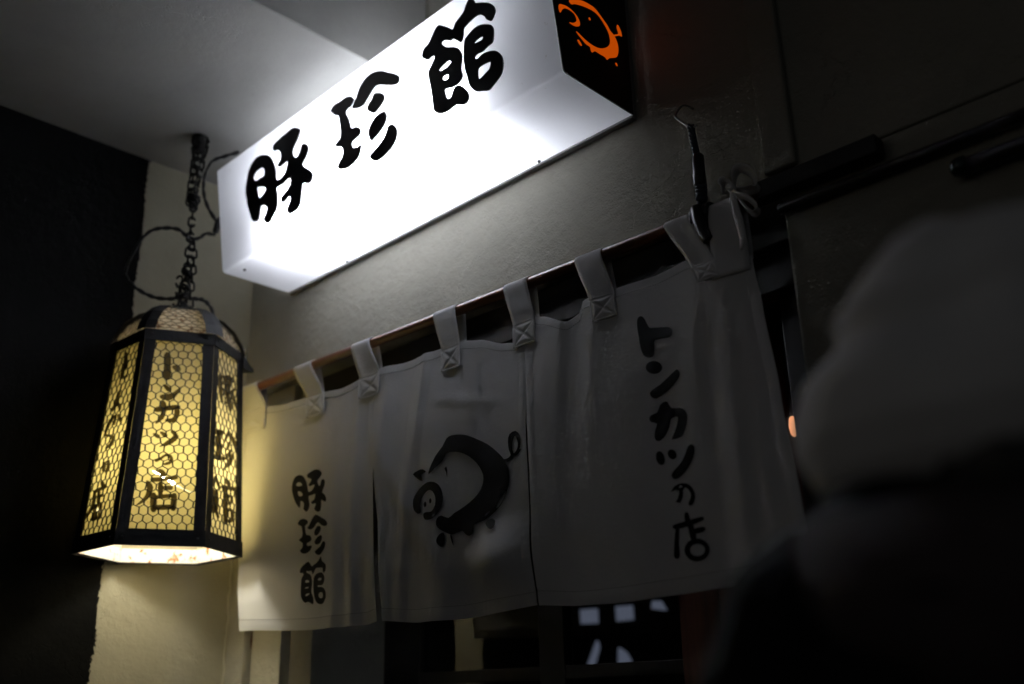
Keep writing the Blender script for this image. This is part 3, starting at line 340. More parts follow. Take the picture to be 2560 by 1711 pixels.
def obj(name, verts, faces, mat, parent=None, smooth=False, kind=None, label=None):
    me = bpy.data.meshes.new(name)
    off = base_of(parent) if parent else Vector((0, 0, 0))
    me.from_pydata([(v[0] - off.x, v[1] - off.y, v[2] + ZO - off.z) for v in verts], [], [list(f) for f in faces])
    me.update()
    o = bpy.data.objects.new(name, me)
    col.objects.link(o)
    if mat: me.materials.append(mat)
    if parent: o.parent = parent
    if smooth:
        for p in me.polygons: p.use_smooth = True
    if kind: o["kind"] = kind
    if label: o["label"] = label
    return o

def thing(name, label, cat, loc, group=None):
    o = bpy.data.objects.new(name, None)
    o.location = (loc[0], loc[1], loc[2] + ZO)
    o.empty_display_size = 0.05
    col.objects.link(o)
    o["label"] = label; o["category"] = cat
    if group: o["group"] = group
    return o

def tag(o, label, cat, group=None):
    o["label"] = label; o["category"] = cat
    if group: o["group"] = group
    return o

class MB:
    def __init__(s): s.v = []; s.f = []
    def add(s, vs, fs):
        k = len(s.v); s.v += [tuple(v) for v in vs]; s.f += [tuple(i + k for i in f) for f in fs]
    def box(s, x0, x1, y0, y1, z0, z1):
        s.add([(x0, y0, z0), (x1, y0, z0), (x1, y1, z0), (x0, y1, z0), (x0, y0, z1), (x1, y0, z1), (x1, y1, z1), (x0, y1, z1)],
              [(0, 3, 2, 1), (4, 5, 6, 7), (0, 1, 5, 4), (1, 2, 6, 5), (2, 3, 7, 6), (3, 0, 4, 7)])
    def tube(s, pts, r, n=8, cap=True):
        pts = [Vector(p) for p in pts]
        rs = r if isinstance(r, (list, tuple)) else [r] * len(pts)
        t0 = (pts[1] - pts[0]).normalized()
        u = t0.orthogonal().normalized()
        rings = []
        for i, p in enumerate(pts):
            a = pts[max(0, i - 1)]; b = pts[min(len(pts) - 1, i + 1)]
            t = (b - a)
            t = t.normalized() if t.length > 1e-9 else t0
            u = (u - t * u.dot(t))
            u = u.normalized() if u.length > 1e-6 else t.orthogonal().normalized()
            w = t.cross(u)
            rings.append([p + (u * cos(2 * pi * k / n) + w * sin(2 * pi * k / n)) * rs[i] for k in range(n)])
        k0 = len(s.v)
        for rg in rings: s.v += [tuple(q) for q in rg]
        for i in range(len(rings) - 1):
            for k in range(n):
                a = k0 + i * n + k; b = k0 + i * n + (k + 1) % n
                s.f.append((a, b, b + n, a + n))
        if cap:
            s.f.append(tuple(k0 + k for k in reversed(range(n))))
            s.f.append(tuple(k0 + (len(rings) - 1) * n + k for k in range(n)))
    def grid(s, fn, nu, nv):
        k0 = len(s.v)
        for j in range(nv + 1):
            for i in range(nu + 1):
                s.v.append(tuple(fn(i / nu, j / nv)))
        for j in range(nv):
            for i in range(nu):
                a = k0 + j * (nu + 1) + i
                s.f.append((a, a + 1, a + nu + 2, a + nu + 1))
    def build(s, name, mat, parent=None, smooth=False, kind=None, label=None):
        return obj(name, s.v, s.f, mat, parent, smooth, kind, label)

def bevel(o, w, seg=2):
    b = o.modifiers.new("bevel", 'BEVEL'); b.width = w; b.segments = seg; b.limit_method = 'ANGLE'; b.angle_limit = radians(40)
    return o

def box(name, x0, x1, y0, y1, z0, z1, mat, parent=None, bev=0.0, **k):
    mb = MB(); mb.box(x0, x1, y0, y1, z0, z1)
    o = mb.build(name, mat, parent, **k)
    if bev: bevel(o, bev)
    return o

def catmull(pts, sub=3, closed=True):
    n = len(pts); out = []
    rng = range(n) if closed else range(n - 1)
    for i in rng:
        g = (lambda k: pts[k % n]) if closed else (lambda k: pts[min(max(k, 0), n - 1)])
        p0, p1, p2, p3 = g(i - 1), g(i), g(i + 1), g(i + 2)
        for j in range(sub):
            t = j / sub
            out.append(tuple(0.5 * ((2 * b) + (-a + c) * t + (2 * a - 5 * b + 4 * c - d) * t * t + (-a + 3 * b - 3 * c + d) * t ** 3)
                             for a, b, c, d in zip(p0, p1, p2, p3)))
    if not closed: out.append(tuple(pts[-1]))
    return out

def area2(r):
    return sum(r[i][0] * r[(i + 1) % len(r)][1] - r[(i + 1) % len(r)][0] * r[i][1] for i in range(len(r)))

def fill(shape, sub=3):
    """shape: [outer, hole, hole...] in 2D -> (2D points, triangles, rings of indices)"""
    rings = []
    for k, r in enumerate(shape):
        rr = catmull(r, sub)
        if (area2(rr) > 0) != (k == 0): rr = rr[::-1]
        rings.append(rr)
    tris = geometry.tessellate_polygon([[Vector((p[0], p[1], 0)) for p in r] for r in rings])
    pts = [p for r in rings for p in r]
    ri = []; k = 0
    for r in rings: ri.append(list(range(k, k + len(r)))); k += len(r)
    good = []
    for a, b, c in tris:
        s = (pts[b][0] - pts[a][0]) * (pts[c][1] - pts[a][1]) - (pts[c][0] - pts[a][0]) * (pts[b][1] - pts[a][1])
        if abs(s) < 1e-12: continue
        good.append((a, b, c) if s > 0 else (a, c, b))
    return pts, good, ri

def relief(shapes, place, thick, sub=3):
    """flat cut-outs with a real edge; place(a, b, h) gives the point h in front of the carrying face"""
    mb = MB()
    for q, sh in enumerate(shapes):
        pts, tris, ri = fill(sh, sub)
        e = q * 0.00012
        n = len(pts)
        vs = [place(p[0], p[1], thick + e) for p in pts] + [place(p[0], p[1], 0.0003) for p in pts]
        fs = list(tris)
        for r in ri:
            for i in range(len(r)):
                a, b = r[i], r[(i + 1) % len(r)]
                fs.append((a, a + n, b + n, b))
        mb.add(vs, fs)
    return mb

def printed(shapes, place, step=0.012, sub=2):
    """thin ink following a curved sheet: the filled shape is cut on a grid so that it bends with the cloth"""
    mb = MB()
    for q, sh in enumerate(shapes):
        pts, tris, ri = fill(sh, sub)
        bm = bmesh.new()
        vv = [bm.verts.new((p[0], p[1], 0)) for p in pts]
        for t in tris:
            try: bm.faces.new([vv[i] for i in t])
            except ValueError: pass
        for ax in (0, 1):
            lo = min(p[ax] for p in pts); hi = max(p[ax] for p in pts)
            c = math.floor(lo / step) * step + step
            while c < hi:
                co = [0, 0, 0]; no = [0, 0, 0]; co[ax] = c; no[ax] = 1
                bmesh.ops.bisect_plane(bm, geom=bm.verts[:] + bm.edges[:] + bm.faces[:], plane_co=co, plane_no=no)
                c += step
        bm.verts.index_update()
        mb.add([place(v.co.x, v.co.y, 0.0010 + q * 0.00012) for v in bm.verts], [[v.index for v in f.verts] for f in bm.faces])
        bm.free()
    return mb

# ------------------------------------------------------------------ the building front
XL, ZC = -0.24, 0.41            # side wall plane, low soffit
GZ = -ZO                        # pavement
mb = MB(); mb.add([(-120, -120, GZ), (120, -120, GZ), (120, 120, GZ), (-120, 120, GZ)], [(0, 1, 2, 3)])
g = mb.build('ground', M['ground'], kind='structure'); g["label"] = "dark asphalt pavement in front of the doorway"

bld = thing('restaurant_front', 'cream plastered restaurant front with black side wall and low soffit', 'building', (0.7, 0.0, GZ))
box('front_wall', XL, 4.2, 0.0, 0.16, -0.275, 1.6, M['wall'], bld, 0.004)
box('front_wall', 1.604, 4.2, 0.002, 0.16, GZ, -0.275, M['wall'], bld, 0.006)
box('side_wall', XL - 0.25, XL, -3.2, 0.4, GZ, 0.41, M['side'], bld, label='side wall with a black brushed coat ending in a ragged edge')
box('soffit', XL - 0.25, 0.609, -3.2, -0.0005, ZC, 1.6, M['soffit'], bld, 0.005)
box('pilaster', 1.583, 1.647, -0.014, 0.0, -0.262, 1.598, M['wall'], bld, 0.004)
# stepped left jamb
box('door_jamb', XL, -0.151, 0.0, 0.30, GZ, -0.276, M['grey_jamb'], bld, 0.003)
box('door_jamb', -0.151, -0.006, 0.027, 0.30, GZ, -0.277, M['jamb'], bld, 0.003)
box('door_jamb', -0.006, 0.098, 0.056, 0.30, GZ, -0.278, M['grey_jamb'], bld, 0.003)
for (x, y, z, hgt) in ((-0.1505, 0.0265, -1.012, 0.045), (-0.1500, 0.0268, -1.14, 0.03)):
    mbr = MB(); mbr.tube([(x, y - 0.001, z), (x + 0.001, y - 0.002, z + hgt * 0.5), (x, y - 0.001, z + hgt)], [0.001, 0.0028, 0.001], 5)
    mbr.build('rust_scar', M['rust'], bld)
# raised, chipped plaster lip along the inner corner of the side wall
mbl = MB()
pts = []
for i in range(60):
    z = GZ + 0.9 + i * (2.45 - 0.9 - 0.36) / 59
    pts.append((XL + 0.002 + 0.003 * noise.noise((i * 0.4, 3, 0)), -0.004 + 0.008 * noise.noise((i * 0.7, 0, 0)), z))
mbl.tube(pts, [0.0035 + 0.0022 * noise.noise((i * 0.55, 9, 2)) for i in range(60)], 6)
mbl.build('plaster_lip', M['jamb'], bld, True)
# lintel: two boards under the wall, a ceiling over the recess
box('lintel', 0.100, 1.602, 0.050, 0.12, -0.372, -0.277, M['lintel'], bld, 0.003)
box('lintel', 0.100, 1.602, 0.070, 0.12, -0.455, -0.374, M['lintel'], bld, 0.003)
box('recess_ceiling', 0.098, 1.604, 0.122, 0.34, -0.40, -0.30, M['door_wood'], bld)
box('door_jamb', 1.52, 1.602, 0.10, 0.36, GZ, -0.458, M['door_wood'], bld, 0.004)
# sliding glass door
gy = 0.31
door = None
xs = [0.100, 0.252, 0.690, 0.840, 1.06, 1.13, 1.518]
for a, b in ((0.100, 0.252), (0.690, 0.770), (1.10, 1.20), (1.44, 1.518)):
    box('door_stile', a, b, gy - 0.016, gy + 0.016, GZ + 0.01, -0.402, M['red_wood' if a == 1.10 else 'door_wood'], bld, 0.002)
box('door_panel', 1.2005, 1.4395, gy - 0.012, gy + 0.012, GZ + 0.01, -0.402, M['red_wood'], bld, 0.002, label='red brown wooden door panel')
for a, b in ((0.2525, 0.6895), (0.7705, 1.0995)):
    box('door_rail', a, b, gy - 0.014, gy + 0.014, -1.118, -1.088, M['door_wood'], bld, 0.002)
    box('door_rail', a, b, gy - 0.014, gy + 0.014, -0.47, -0.403, M['door_wood'], bld, 0.002)
    mbp = MB(); mbp.add([(a, gy, GZ + 0.1), (b, gy, GZ + 0.1), (b, gy, -0.47), (a, gy, -0.47)], [(0, 1, 2, 3)])
    mbp.build('glass_pane', M['glass'], bld)
    box('door_panel', a, b, gy - 0.01, gy + 0.01, GZ + 0.01, GZ + 0.1, M['door_wood'], bld)
# dark room behind the door
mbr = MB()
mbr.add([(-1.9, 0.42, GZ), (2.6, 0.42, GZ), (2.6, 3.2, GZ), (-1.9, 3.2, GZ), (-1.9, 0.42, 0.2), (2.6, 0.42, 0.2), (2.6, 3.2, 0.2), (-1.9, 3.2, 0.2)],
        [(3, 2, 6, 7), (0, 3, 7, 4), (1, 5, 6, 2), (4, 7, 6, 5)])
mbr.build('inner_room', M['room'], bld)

# rails on the dark right-hand wall
o = tag(box('flat_bar', 1.56, 1.803, -0.036, -0.002, -0.318, -0.284, M['pipe'], None, 0.002), 'short black bar with a squared end on the wall right of the curtain bow', 'bar')
mbp = MB(); mbp.tube([(1.606, -0.014, -0.343), (4.0, -0.014, -0.338)], 0.010, 10)
tag(mbp.build('wall_rail', M['pipe'], None, True), 'long thin black rail running along the dark right-hand wall', 'rail')
pt = thing('black_pipe', 'black pipe with a glossy rounded end low on the right-hand wall', 'pipe', (2.4, -0.02, -0.40))
mbp = MB(); mbp.tube([(1.925, -0.020, -0.392), (4.0, -0.020, -0.402)], 0.0125, 12); mbp.build('tube', M['pipe'], pt, True)
mbp = MB(); mbp.tube([(1.905, -0.020, -0.392), (1.908, -0.020, -0.392), (1.916, -0.020, -0.392), (1.930, -0.020, -0.392)], [0.006, 0.012, 0.016, 0.016], 14)
mbp.build('end_cap', simple('glossy_dark_cap', (0.02, 0.03, 0.028), 0.12, 0.2), pt, True)

# ------------------------------------------------------------------ lightbox sign
SD, SH, ST, SL = 0.2339, 0.3141, 0.0453, 1.3
FL = hypot(ST, SH)
sg = thing('lightbox_sign', 'long white illuminated lightbox sign with three black brush characters', 'sign', (SL / 2, 0, 0))
back = -0.0155
def arc_corner(p, a, b, r, n=5):
    p, a, b = Vector(p), Vector(a), Vector(b)
    d1 = (a - p).normalized(); d2 = (b - p).normalized()
    q = []
    for i in range(n + 1):
        t = i / n
        q.append(tuple((p + d1 * r * (1 - t)) * (1 - t) + (p + (d1 * (1 - t) + d2 * t) * r * 0.0) * 0 + (p + d2 * r * t) * t + (p + d1 * r * 0) * 0) if False else
                 tuple((p + d1 * r) * (1 - t) ** 2 + p * 2 * t * (1 - t) + (p + d2 * r) * t ** 2))
    return q
prof = [(back, 0.0)] + arc_corner((-SD, 0), (back, 0), (-SD - ST, SH), 0.010) + arc_corner((-SD - ST, SH), (-SD, 0), (back, SH), 0.008) + [(back, SH)]
# finer strip points so that the fluorescent fall-off is smooth
mbs = MB()
nx = 26
for i in range(nx + 1):
    for (y, z) in prof: mbs.v.append((SL * i / nx, y, z))
np_ = len(prof)
for i in range(nx):
    for k in range(np_ - 1):
        a = i * np_ + k
        mbs.f.append((a, a + np_, a + np_ + 1, a + 1))
shell = mbs.build('acrylic_shell', M['acrylic'], sg, True)
shell.modifiers.new("es", 'EDGE_SPLIT').split_angle = radians(35)
mbs = MB(); mbs.add([(0, y, z) for y, z in prof], [tuple(range(np_))]); mbs.build('end_panel', M['acrylic'], sg)
mbs = MB(); ins = 0.006
mbs.add([(SL + 0.0005, y, z) for y, z in prof] + [(SL + 0.004, y, z) for y, z in prof],
        [tuple(range(np_, 2 * np_))] + [(k, (k + 1) % np_, np_ + (k + 1) % np_, np_ + k) for k in range(np_)])
endp = mbs.build('end_panel', M['black_panel'], sg, label='black end panel with an orange brush pig')
e = relief(EMBLEM, lambda a, b, hh: (SL + 0.004 + hh, a, b), 0.0008)
e.build('pig_emblem', M['orange'], endp)
box('back_plate', 0.0, SL, -0.0150, -0.001, -0.005, SH + 0.004, M['metal_grey'], sg)
nrm = Vector((0, -SH, -ST)) / FL
def on_sign(a, b, hh):
    p = Vector((a, -SD - ST * b / FL, SH * b / FL)) + nrm * hh
    return (p.x, p.y, p.z)
for sh in (SIGN_PIG, SIGN_RARE, SIGN_HALL):
    relief(sh, on_sign, 0.0022).build('painted_character', M['black_film'], shell)
for (x, y) in ((1.036, -0.022), (0.30, -0.022), (0.06, -0.20)):
    mbs = MB(); mbs.tube([(x, y, 0.001), (x, y, -0.004)], [0.0045, 0.0035], 8); mbs.build('screw', M['metal_dark'], sg)
mbs = MB(); mbs.tube([(0.23, -0.178, 0.105), (1.02, -0.178, 0.105)], 0.0145, 14)
mbs.build('fluorescent_tube', M['tube'], sg, True)
for x in (0.192, 1.022):
    mbs = MB(); mbs.tube([(x, -0.178, 0.105), (x + 0.036, -0.178, 0.105)], 0.019, 10); mbs.build('tube_holder', M['band'], sg, True)

# ------------------------------------------------------------------ hanging lantern
AX, AY, ZB, ZT, RB, RT, AZ = -0.0175, -0.3328, -0.7947, -0.2739, 0.1935, 0.1610, -0.4497
AX2 = AX
lan = thing('hanging_lantern', 'lit six-sided paper lantern in black iron and chicken wire hanging by the sign', 'lantern', (AX, AY, ZB))
def lc(k, R, z):
    a = AZ + radians(30 + 60 * k)
    return Vector((AX + R * cos(a), AY + R * sin(a), z))
class Face:
    def __init__(s, k, R0=RB, z0=ZB, R1=RT, z1=ZT):
        A, B, C, D = lc(k, R0, z0), lc(k + 1, R0, z0), lc(k, R1, z1), lc(k + 1, R1, z1)
        s.m0 = (A + B) / 2; m1 = (C + D) / 2
        s.hx = (B - A).normalized(); s.up = (m1 - s.m0).normalized(); s.n = s.hx.cross(s.up)
        s.h = (m1 - s.m0).length; s.w0 = (B - A).length / 2; s.w1 = (D - C).length / 2
    def __call__(s, a, b, h=0.0):
        return tuple(s.m0 + s.hx * a + s.up * b + s.n * h)
    def half(s, b): return s.w0 + (s.w1 - s.w0) * b / s.h
def hexwire(F, cell, r, off, inset, jit, b0, b1, seed):
    mbw = MB(); w = cell; R = w / math.sqrt(3); seen = set(); rg = random.Random(seed); jt = {}
    def key(p): return (round(p[0] / w * 12), round(p[1] / w * 12))
    def J(p):
        k = key(p)
        if k not in jt: jt[k] = (rg.uniform(-jit, jit), rg.uniform(-jit, jit), rg.uniform(-0.5, 0.5) * jit)
        return jt[k]
    for j in range(-1, int(F.h / (0.866 * w)) + 2):
        for i in range(-9, 10):
            cx = i * w + (j % 2) * w / 2; cy = j * 0.866 * w
            vs = [(cx + R * cos(radians(30 + 60 * q)), cy + R * sin(radians(30 + 60 * q))) for q in range(6)]
            for q in range(6):
                p, s2 = vs[q], vs[(q + 1) % 6]
                kk = tuple(sorted((key(p), key(s2))))
                if kk in seen: continue
                mx, my = (p[0] + s2[0]) / 2, (p[1] + s2[1]) / 2
                if my < b0 or my > b1 or abs(mx) > F.half(my) - inset: continue
                seen.add(kk)
                j1, j2 = J(p), J(s2)
                dbl = 1.35 if q in (5, 2) else 1.0
                mbw.tube([F(p[0] + j1[0], p[1] + j1[1], off + j1[2]), F(s2[0] + j2[0], s2[1] + j2[1], off + j2[2])], r * dbl, 4, False)
    return mbw
def paper_panel(F, tears):
    ring = []
    for i in range(9):
        b = F.h * i / 8; ring.append((F.half(b), b))
    for i in range(9):
        b = F.h * (8 - i) / 8; ring.append((-F.half(b), b))
    rings = [ring] + [catmull(t[0], 2) for t in tears]
    for k in range(len(rings)):
        if (area2(rings[k]) > 0) != (k == 0): rings[k] = rings[k][::-1]
    tr = geometry.tessellate_polygon([[Vector((p[0], p[1], 0)) for p in r] for r in rings])
    pts = [p for r in rings for p in r]
    mbq = MB(); mbq.add([F(p[0], p[1], 0) for p in pts], [t for t in tr])
    return mbq
TE = {5: TEAR_FRONT, 4: TEAR_LEFT, 0: TEAR_RIGHT}
def keep(F, tears):
    out = []
    for t in tears:
        if all(abs(p[0]) < F.half(p[1]) - 0.004 for p in t[0]): out.append(t)
    return out
CUT = {5: [(0, 2), (2, 4), (4, 7), (7, 10), (10, 11), (11, 20)], 0: [(0, 9), (9, 18), (18, 29)], 4: [(0, 2), (2, 4), (4, 7), (7, 8), (8, 9), (9, 18)]}
TXT = {5: LAN_FRONT, 4: LAN_LEFT, 0: LAN_RIGHT}
for k in range(6):
    F = Face(k)
    pn = paper_panel(F, keep(F, TE.get(k, []))).build('paper_panel', M['thin_paper' if k in (1, 2) else 'pale_paper' if k == 0 else 'paper'], lan)
    if k in TXT:
        for c0, c1 in CUT[k]:
            mbt = MB()
            for q, sh in enumerate(TXT[k][c0:c1]):
                p2, tri, ri = fill(sh, 2)
                mbt.add([F(a, b, 0.0006 + q * 0.00008) for a, b in p2], tri)
            mbt.build('brush_character', M['lan_ink'], pn)
    hexwire(F, 0.0222, 0.00140, 0.0045, 0.006, 0.0017, 0.01, F.h - 0.005, 40 + k).build('wire_netting', M['wire'], lan, kind='stuff')
    # bottom and top rails
    for (b0, b1, off) in ((-0.006, 0.033, 0.0085), (F.h - 0.008, F.h + 0.022, 0.0095)):
        mbq = MB(); ww0, ww1 = F.half(b0) + off * 0.58, F.half(b1) + off * 0.58
        q = [F(-ww0, b0, off), F(ww0, b0, off), F(ww1, b1, off), F(-ww1, b1, off)]
        q2 = [F(-ww0 + 0.003, b0, off - 0.004), F(ww0 - 0.003, b0, off - 0.004), F(ww1 - 0.003, b1, off - 0.004), F(-ww1 + 0.003, b1, off - 0.004)]
        mbq.add(q + q2, [(0, 1, 2, 3), (7, 6, 5, 4), (0, 4, 5, 1), (2, 6, 7, 3), (1, 5, 6, 2), (3, 7, 4, 0)])
        mbq.build('rail', M['iron'], lan)
    # white, rust-spotted inner lip
    mbq = MB(); mbq.grid(lambda a, b: F((a * 2 - 1) * (F.half(b * 0.036) - 0.002), -0.002 + b * 0.036, -0.003), 8, 2)
    mbq.build('inner_lip', M['white_in'], lan)
    # rivets
    for b in (0.013, F.h + 0.008):
        for s in (-1, 1):
            mbq = MB(); a = s * (F.half(b) - 0.012)
            mbq.tube([F(a, b, 0.0088), F(a, b, 0.0125)], [0.003, 0.0018], 6); mbq.build('rivet', M['metal_dark'], lan)
# corner posts: angle iron
for k in range(6):
    F0, F1 = Face(k - 1), Face(k)
    mbq = MB(); n = 14
    for (F, s) in ((F0, 1), (F1, -1)):
        def fn(u, v, F=F, s=s):
            b = F.h * v; e = F.half(b)
            wv = 0.0235 + 0.0014 * noise.noise((b * 60, k, s))
            return F(s * (e + 0.0036 - (wv + 0.0036) * u), b, 0.0066)
        mbq.grid(fn, 1, n)
        def fn2(u, v, F=F, s=s):
            b = F.h * v; e = F.half(b)
            return F(s * (e - 0.0235), b, 0.0066 - 0.005 * u)
        mbq.grid(fn2, 1, n)
    mbq.build('corner_post', M['iron'], lan)
# rounded top
DP = [(0.166, ZT + 0.020), (0.158, ZT + 0.046), (0.138, ZT + 0.078), (0.108, ZT + 0.104), (0.072, ZT + 0.119)]
for k in range(6):
    mbq = MB()
    def fn(u, v):
        i = min(int(v * 4), 3); t = v * 4 - i
        R = DP[i][0] * (1 - t) + DP[i + 1][0] * t; z = DP[i][1] * (1 - t) + DP[i + 1][1] * t
        return lc(k, R - 0.004, z - 0.002) * (1 - u) + lc(k + 1, R - 0.004, z - 0.002) * u
    mbq.grid(fn, 4, 12); mbq.build('dome_panel', M['dome_paper'], lan, True)
    mbq = MB()
    for j in range(1, 12):
        v = j / 12.0
        for i in range(6):
            u0 = (i + (j % 2) * 0.5) / 6.0
            u1 = u0 + 1 / 12.0
            dv = 0.02 if i % 2 else -0.02
            P0 = fn(u0 % 1, v) ; P1 = fn(min(u1, 1), min(1, v + 0.04)); P2 = fn(min(u0 + 1 / 6.0, 1), v); P3 = fn(min(u1, 1), min(1, v + 1 / 12.0))
            out = (P0 - Vector((AX, AY, P0.z))).normalized() * 0.004 + Vector((0, 0, 0.002))
            mbq.tube([P0 + out, P1 + out, P2 + out], 0.0010, 4, False)
            mbq.tube([P1 + out, P3 + out], 0.0010, 4, False)
    mbq.build('wire_netting', M['wire'], lan, kind='stuff')
    mbq = MB()   # rib on the edge
    ctr = [lc(k, R + 0.002, z) for R, z in DP]
    ta = Vector((-sin(AZ + radians(30 + 60 * k)), cos(AZ + radians(30 + 60 * k)), 0))
    L0 = [c - ta * 0.026 for c in ctr]; L1 = [c + ta * 0.026 for c in ctr]
    cc = [c + (c - Vector((AX, AY, c.z))).normalized() * 0.006 + Vector((0, 0, 0.002)) for c in ctr]
    nn = len(ctr)
    mbq.add(L0 + cc + L1, [(i, i + 1, nn + i + 1, nn + i) for i in range(nn - 1)] + [(nn + i, nn + i + 1, 2 * nn + i + 1, 2 * nn + i) for i in range(nn - 1)])
    mbq.build('rib', M['iron'], lan)
mbq = MB()
capr = [lc(k, 0.080, ZT + 0.1185) for k in range(6)] + [lc(k, 0.050, ZT + 0.128) for k in range(6)]
mbq.add(capr, [(k, (k + 1) % 6, 6 + (k + 1) % 6, 6 + k) for k in range(6)] + [tuple(range(6, 12))])
mbq.build('crown_cap', M['iron'], lan)
mbq = MB()
mbq.tube([(AX, AY, ZT + 0.127), (AX, AY, ZT + 0.150)], [0.02, 0.014], 8); mbq.build('hanging_eye', M['iron'], lan)
p1 = lc(1, RT + 0.008, ZT + 0.012); rd = (p1 - Vector((AX, AY, p1.z))).normalized()
mbq = MB(); tp = p1 + rd * 0.030 + Vector((0, 0, -0.030)); tg = rd.cross(Vector((0, 0, 1)))
mbq.add([p1 - tg * 0.022, p1 + tg * 0.022, tp, p1 - tg * 0.022 + Vector((0, 0, -0.035)), p1 + tg * 0.022 + Vector((0, 0, -0.035)), tp + Vector((0, 0, -0.008))],
        [(0, 1, 2), (5, 4, 3), (0, 3, 4, 1), (1, 4, 5, 2), (2, 5, 3, 0)])
mbq.build('bent_eave', M['iron'], lan)
# bulb
mbq = MB(); bz = -0.590
bp = [(AX, AY, bz + 0.075), (AX, AY, bz + 0.05), (AX, AY, bz + 0.032), (AX, AY, bz + 0.012), (AX, AY, bz - 0.01), (AX, AY, bz - 0.026), (AX, AY, bz - 0.034)]
mbq.tube(bp, [0.013, 0.016, 0.027, 0.034, 0.032, 0.02, 0.004], 14); mbq.build('light_bulb', M['bulb'], lan, True)
mbq = MB(); mbq.tube([(AX, AY, bz + 0.076), (AX, AY, ZT + 0.12)], [0.018, 0.012], 10); mbq.build('bulb_socket', M['iron'], lan, True)

# chain from the soffit
chn = thing('hanging_chain', 'blackened link chain holding the lantern from the soffit', 'chain', (AX, AY, ZC))
mbq = MB(); mbq.tube([(AX, AY, ZC - 0.0005), (AX, AY, ZC - 0.012), (AX, AY, ZC - 0.05)], [0.022, 0.019, 0.014], 10); mbq.build('ceiling_bracket', M['chain'], chn)
def link_mesh():
    mbk = MB(); L_, w_, r_ = 0.0150, 0.0086, 0.0033
    path = [(w_ * cos(a), 0, (L_ - w_) * (1 if sin(a) >= 0 else -1) + w_ * sin(a)) for a in [2 * pi * i / 14 for i in range(15)]]
    mbk.tube(path, r_, 5, False)
    me = bpy.data.meshes.new('chain_link'); me.from_pydata(mbk.v, [], [list(f) for f in mbk.f]); me.materials.append(M['chain'])
    for p in me.polygons: p.use_smooth = True
    return me
LM = link_mesh()
def strand(a, b, ph=0, sway=0.0):
    a, b = Vector(a), Vector(b); n = int((b - a).length / 0.0232)
    dirv = (b - a).normalized(); rot = Vector((0, 0, 1)).rotation_difference(dirv)
    for i in range(n + 1):
        o = bpy.data.objects.new('chain_link', LM); col.objects.link(o); o.parent = chn
        t = i / max(n, 1); p = a.lerp(b, t) + Vector((sway * sin(t * 5), sway * cos(t * 4) - sway, 0))
        o.rotation_mode = 'QUATERNION'
        o.rotation_quaternion = rot @ Quaternion((0, 0, 1), (pi / 2 if (i + ph) % 2 else 0) + 0.5 + rnd.uniform(-.25, .25))
        o.location = (p.x - AX, p.y - AY, p.z - ZC)
strand((AX, AY, 0.37), (AX, AY, ZT + 0.146), 0)
strand((AX + 0.019, AY + 0.011, 0.385), (AX + 0.002, AY + 0.004, 0.19), 1, 0.002)
strand((AX + 0.011, AY - 0.015, 0.385), (AX - 0.008, AY - 0.006, 0.20), 0, 0.002)
strand((AX - 0.010, AY - 0.014, -0.05), (AX - 0.011, AY - 0.018, ZT + 0.132), 1)
strand((AX + 0.003, AY + 0.011, 0.06), (AX + 0.012, AY + 0.022, ZT + 0.135), 1, 0.003)
for (z, r) in ((0.395, 0.024), (0.375, 0.022), (0.352, 0.019), (0.205, 0.018), (0.185, 0.012), (-0.03, 0.013), (-0.075, 0.014), (-0.10, 0.012)):
    mbq = MB()
    for q in range(3):
        a0 = rnd.uniform(0, 6)
        ring = [(AX + r * cos(a0 + t) * 0.9, AY + r * sin(a0 + t) * 0.9, z + 0.009 * sin(t * 1 + q) + 0.006 * q) for t in [2 * pi * i / 12 for i in range(13)]]
        mbq.tube(ring, 0.0035, 5, False)
    mbq.build('chain_knot', M['chain'], chn, True)

# cables
def cable(name, pts, r, label):
    c = catmull(pts, 6, False)
    a = []; b = []
    for i, p in enumerate(c):
        t = i * 0.75
        a.append((p[0] + r * 0.8 * cos(t), p[1], p[2] + r * 0.8 * sin(t))); b.append((p[0] - r * 0.8 * cos(t), p[1], p[2] - r * 0.8 * sin(t)))
    mbq = MB(); mbq.tube(a, r, 6); mbq.tube(b, r, 6)
    return tag(mbq.build(name, M['rubber'], None, True), label, 'cable')
cable('power_cable', CABLE1, 0.0036, 'twisted black cable looping from the sign end to the lantern top')
cable('power_cable', CABLE2, 0.0038, 'short black cable curving beside the top left corner of the sign')
mbq = MB(); q0 = Vector(CABLE1[0]); mbq.tube([q0 + Vector((0.012, 0.012, 0.03)), q0, q0 + Vector((-0.004, -0.004, -0.03))], [0.008, 0.011, 0.009], 8)
tag(mbq.build('cable_connector', M['rubber'], None, True), 'black cable connector at the left end of the sign', 'connector')

# ------------------------------------------------------------------ curtain rod and curtain
RR = 0.0128
def rodz(x): return ROD[0][1] + (ROD[1][1] - ROD[0][1]) * (x - ROD[0][0]) / (ROD[1][0] - ROD[0][0])
def lin(tab, t):
    if t <= tab[0][0]: return tab[0][1]
    for (a, va), (b, vb) in zip(tab, tab[1:]):
        if t <= b:
            k = (t - a) / (b - a); k = k * k * (3 - 2 * k) * 0.5 + k * 0.5
            return va + (vb - va) * k
    return tab[-1][1]
rod = MB(); rp = [(-0.148 + i * 1.735 / 30, YN, rodz(-0.148 + i * 1.735 / 30)) for i in range(31)]
rod.tube(rp, RR, 14)
tag(rod.build('curtain_rod', M['rod'], None, True), 'brown lacquered wooden rod carrying the white shop curtain', 'rod')

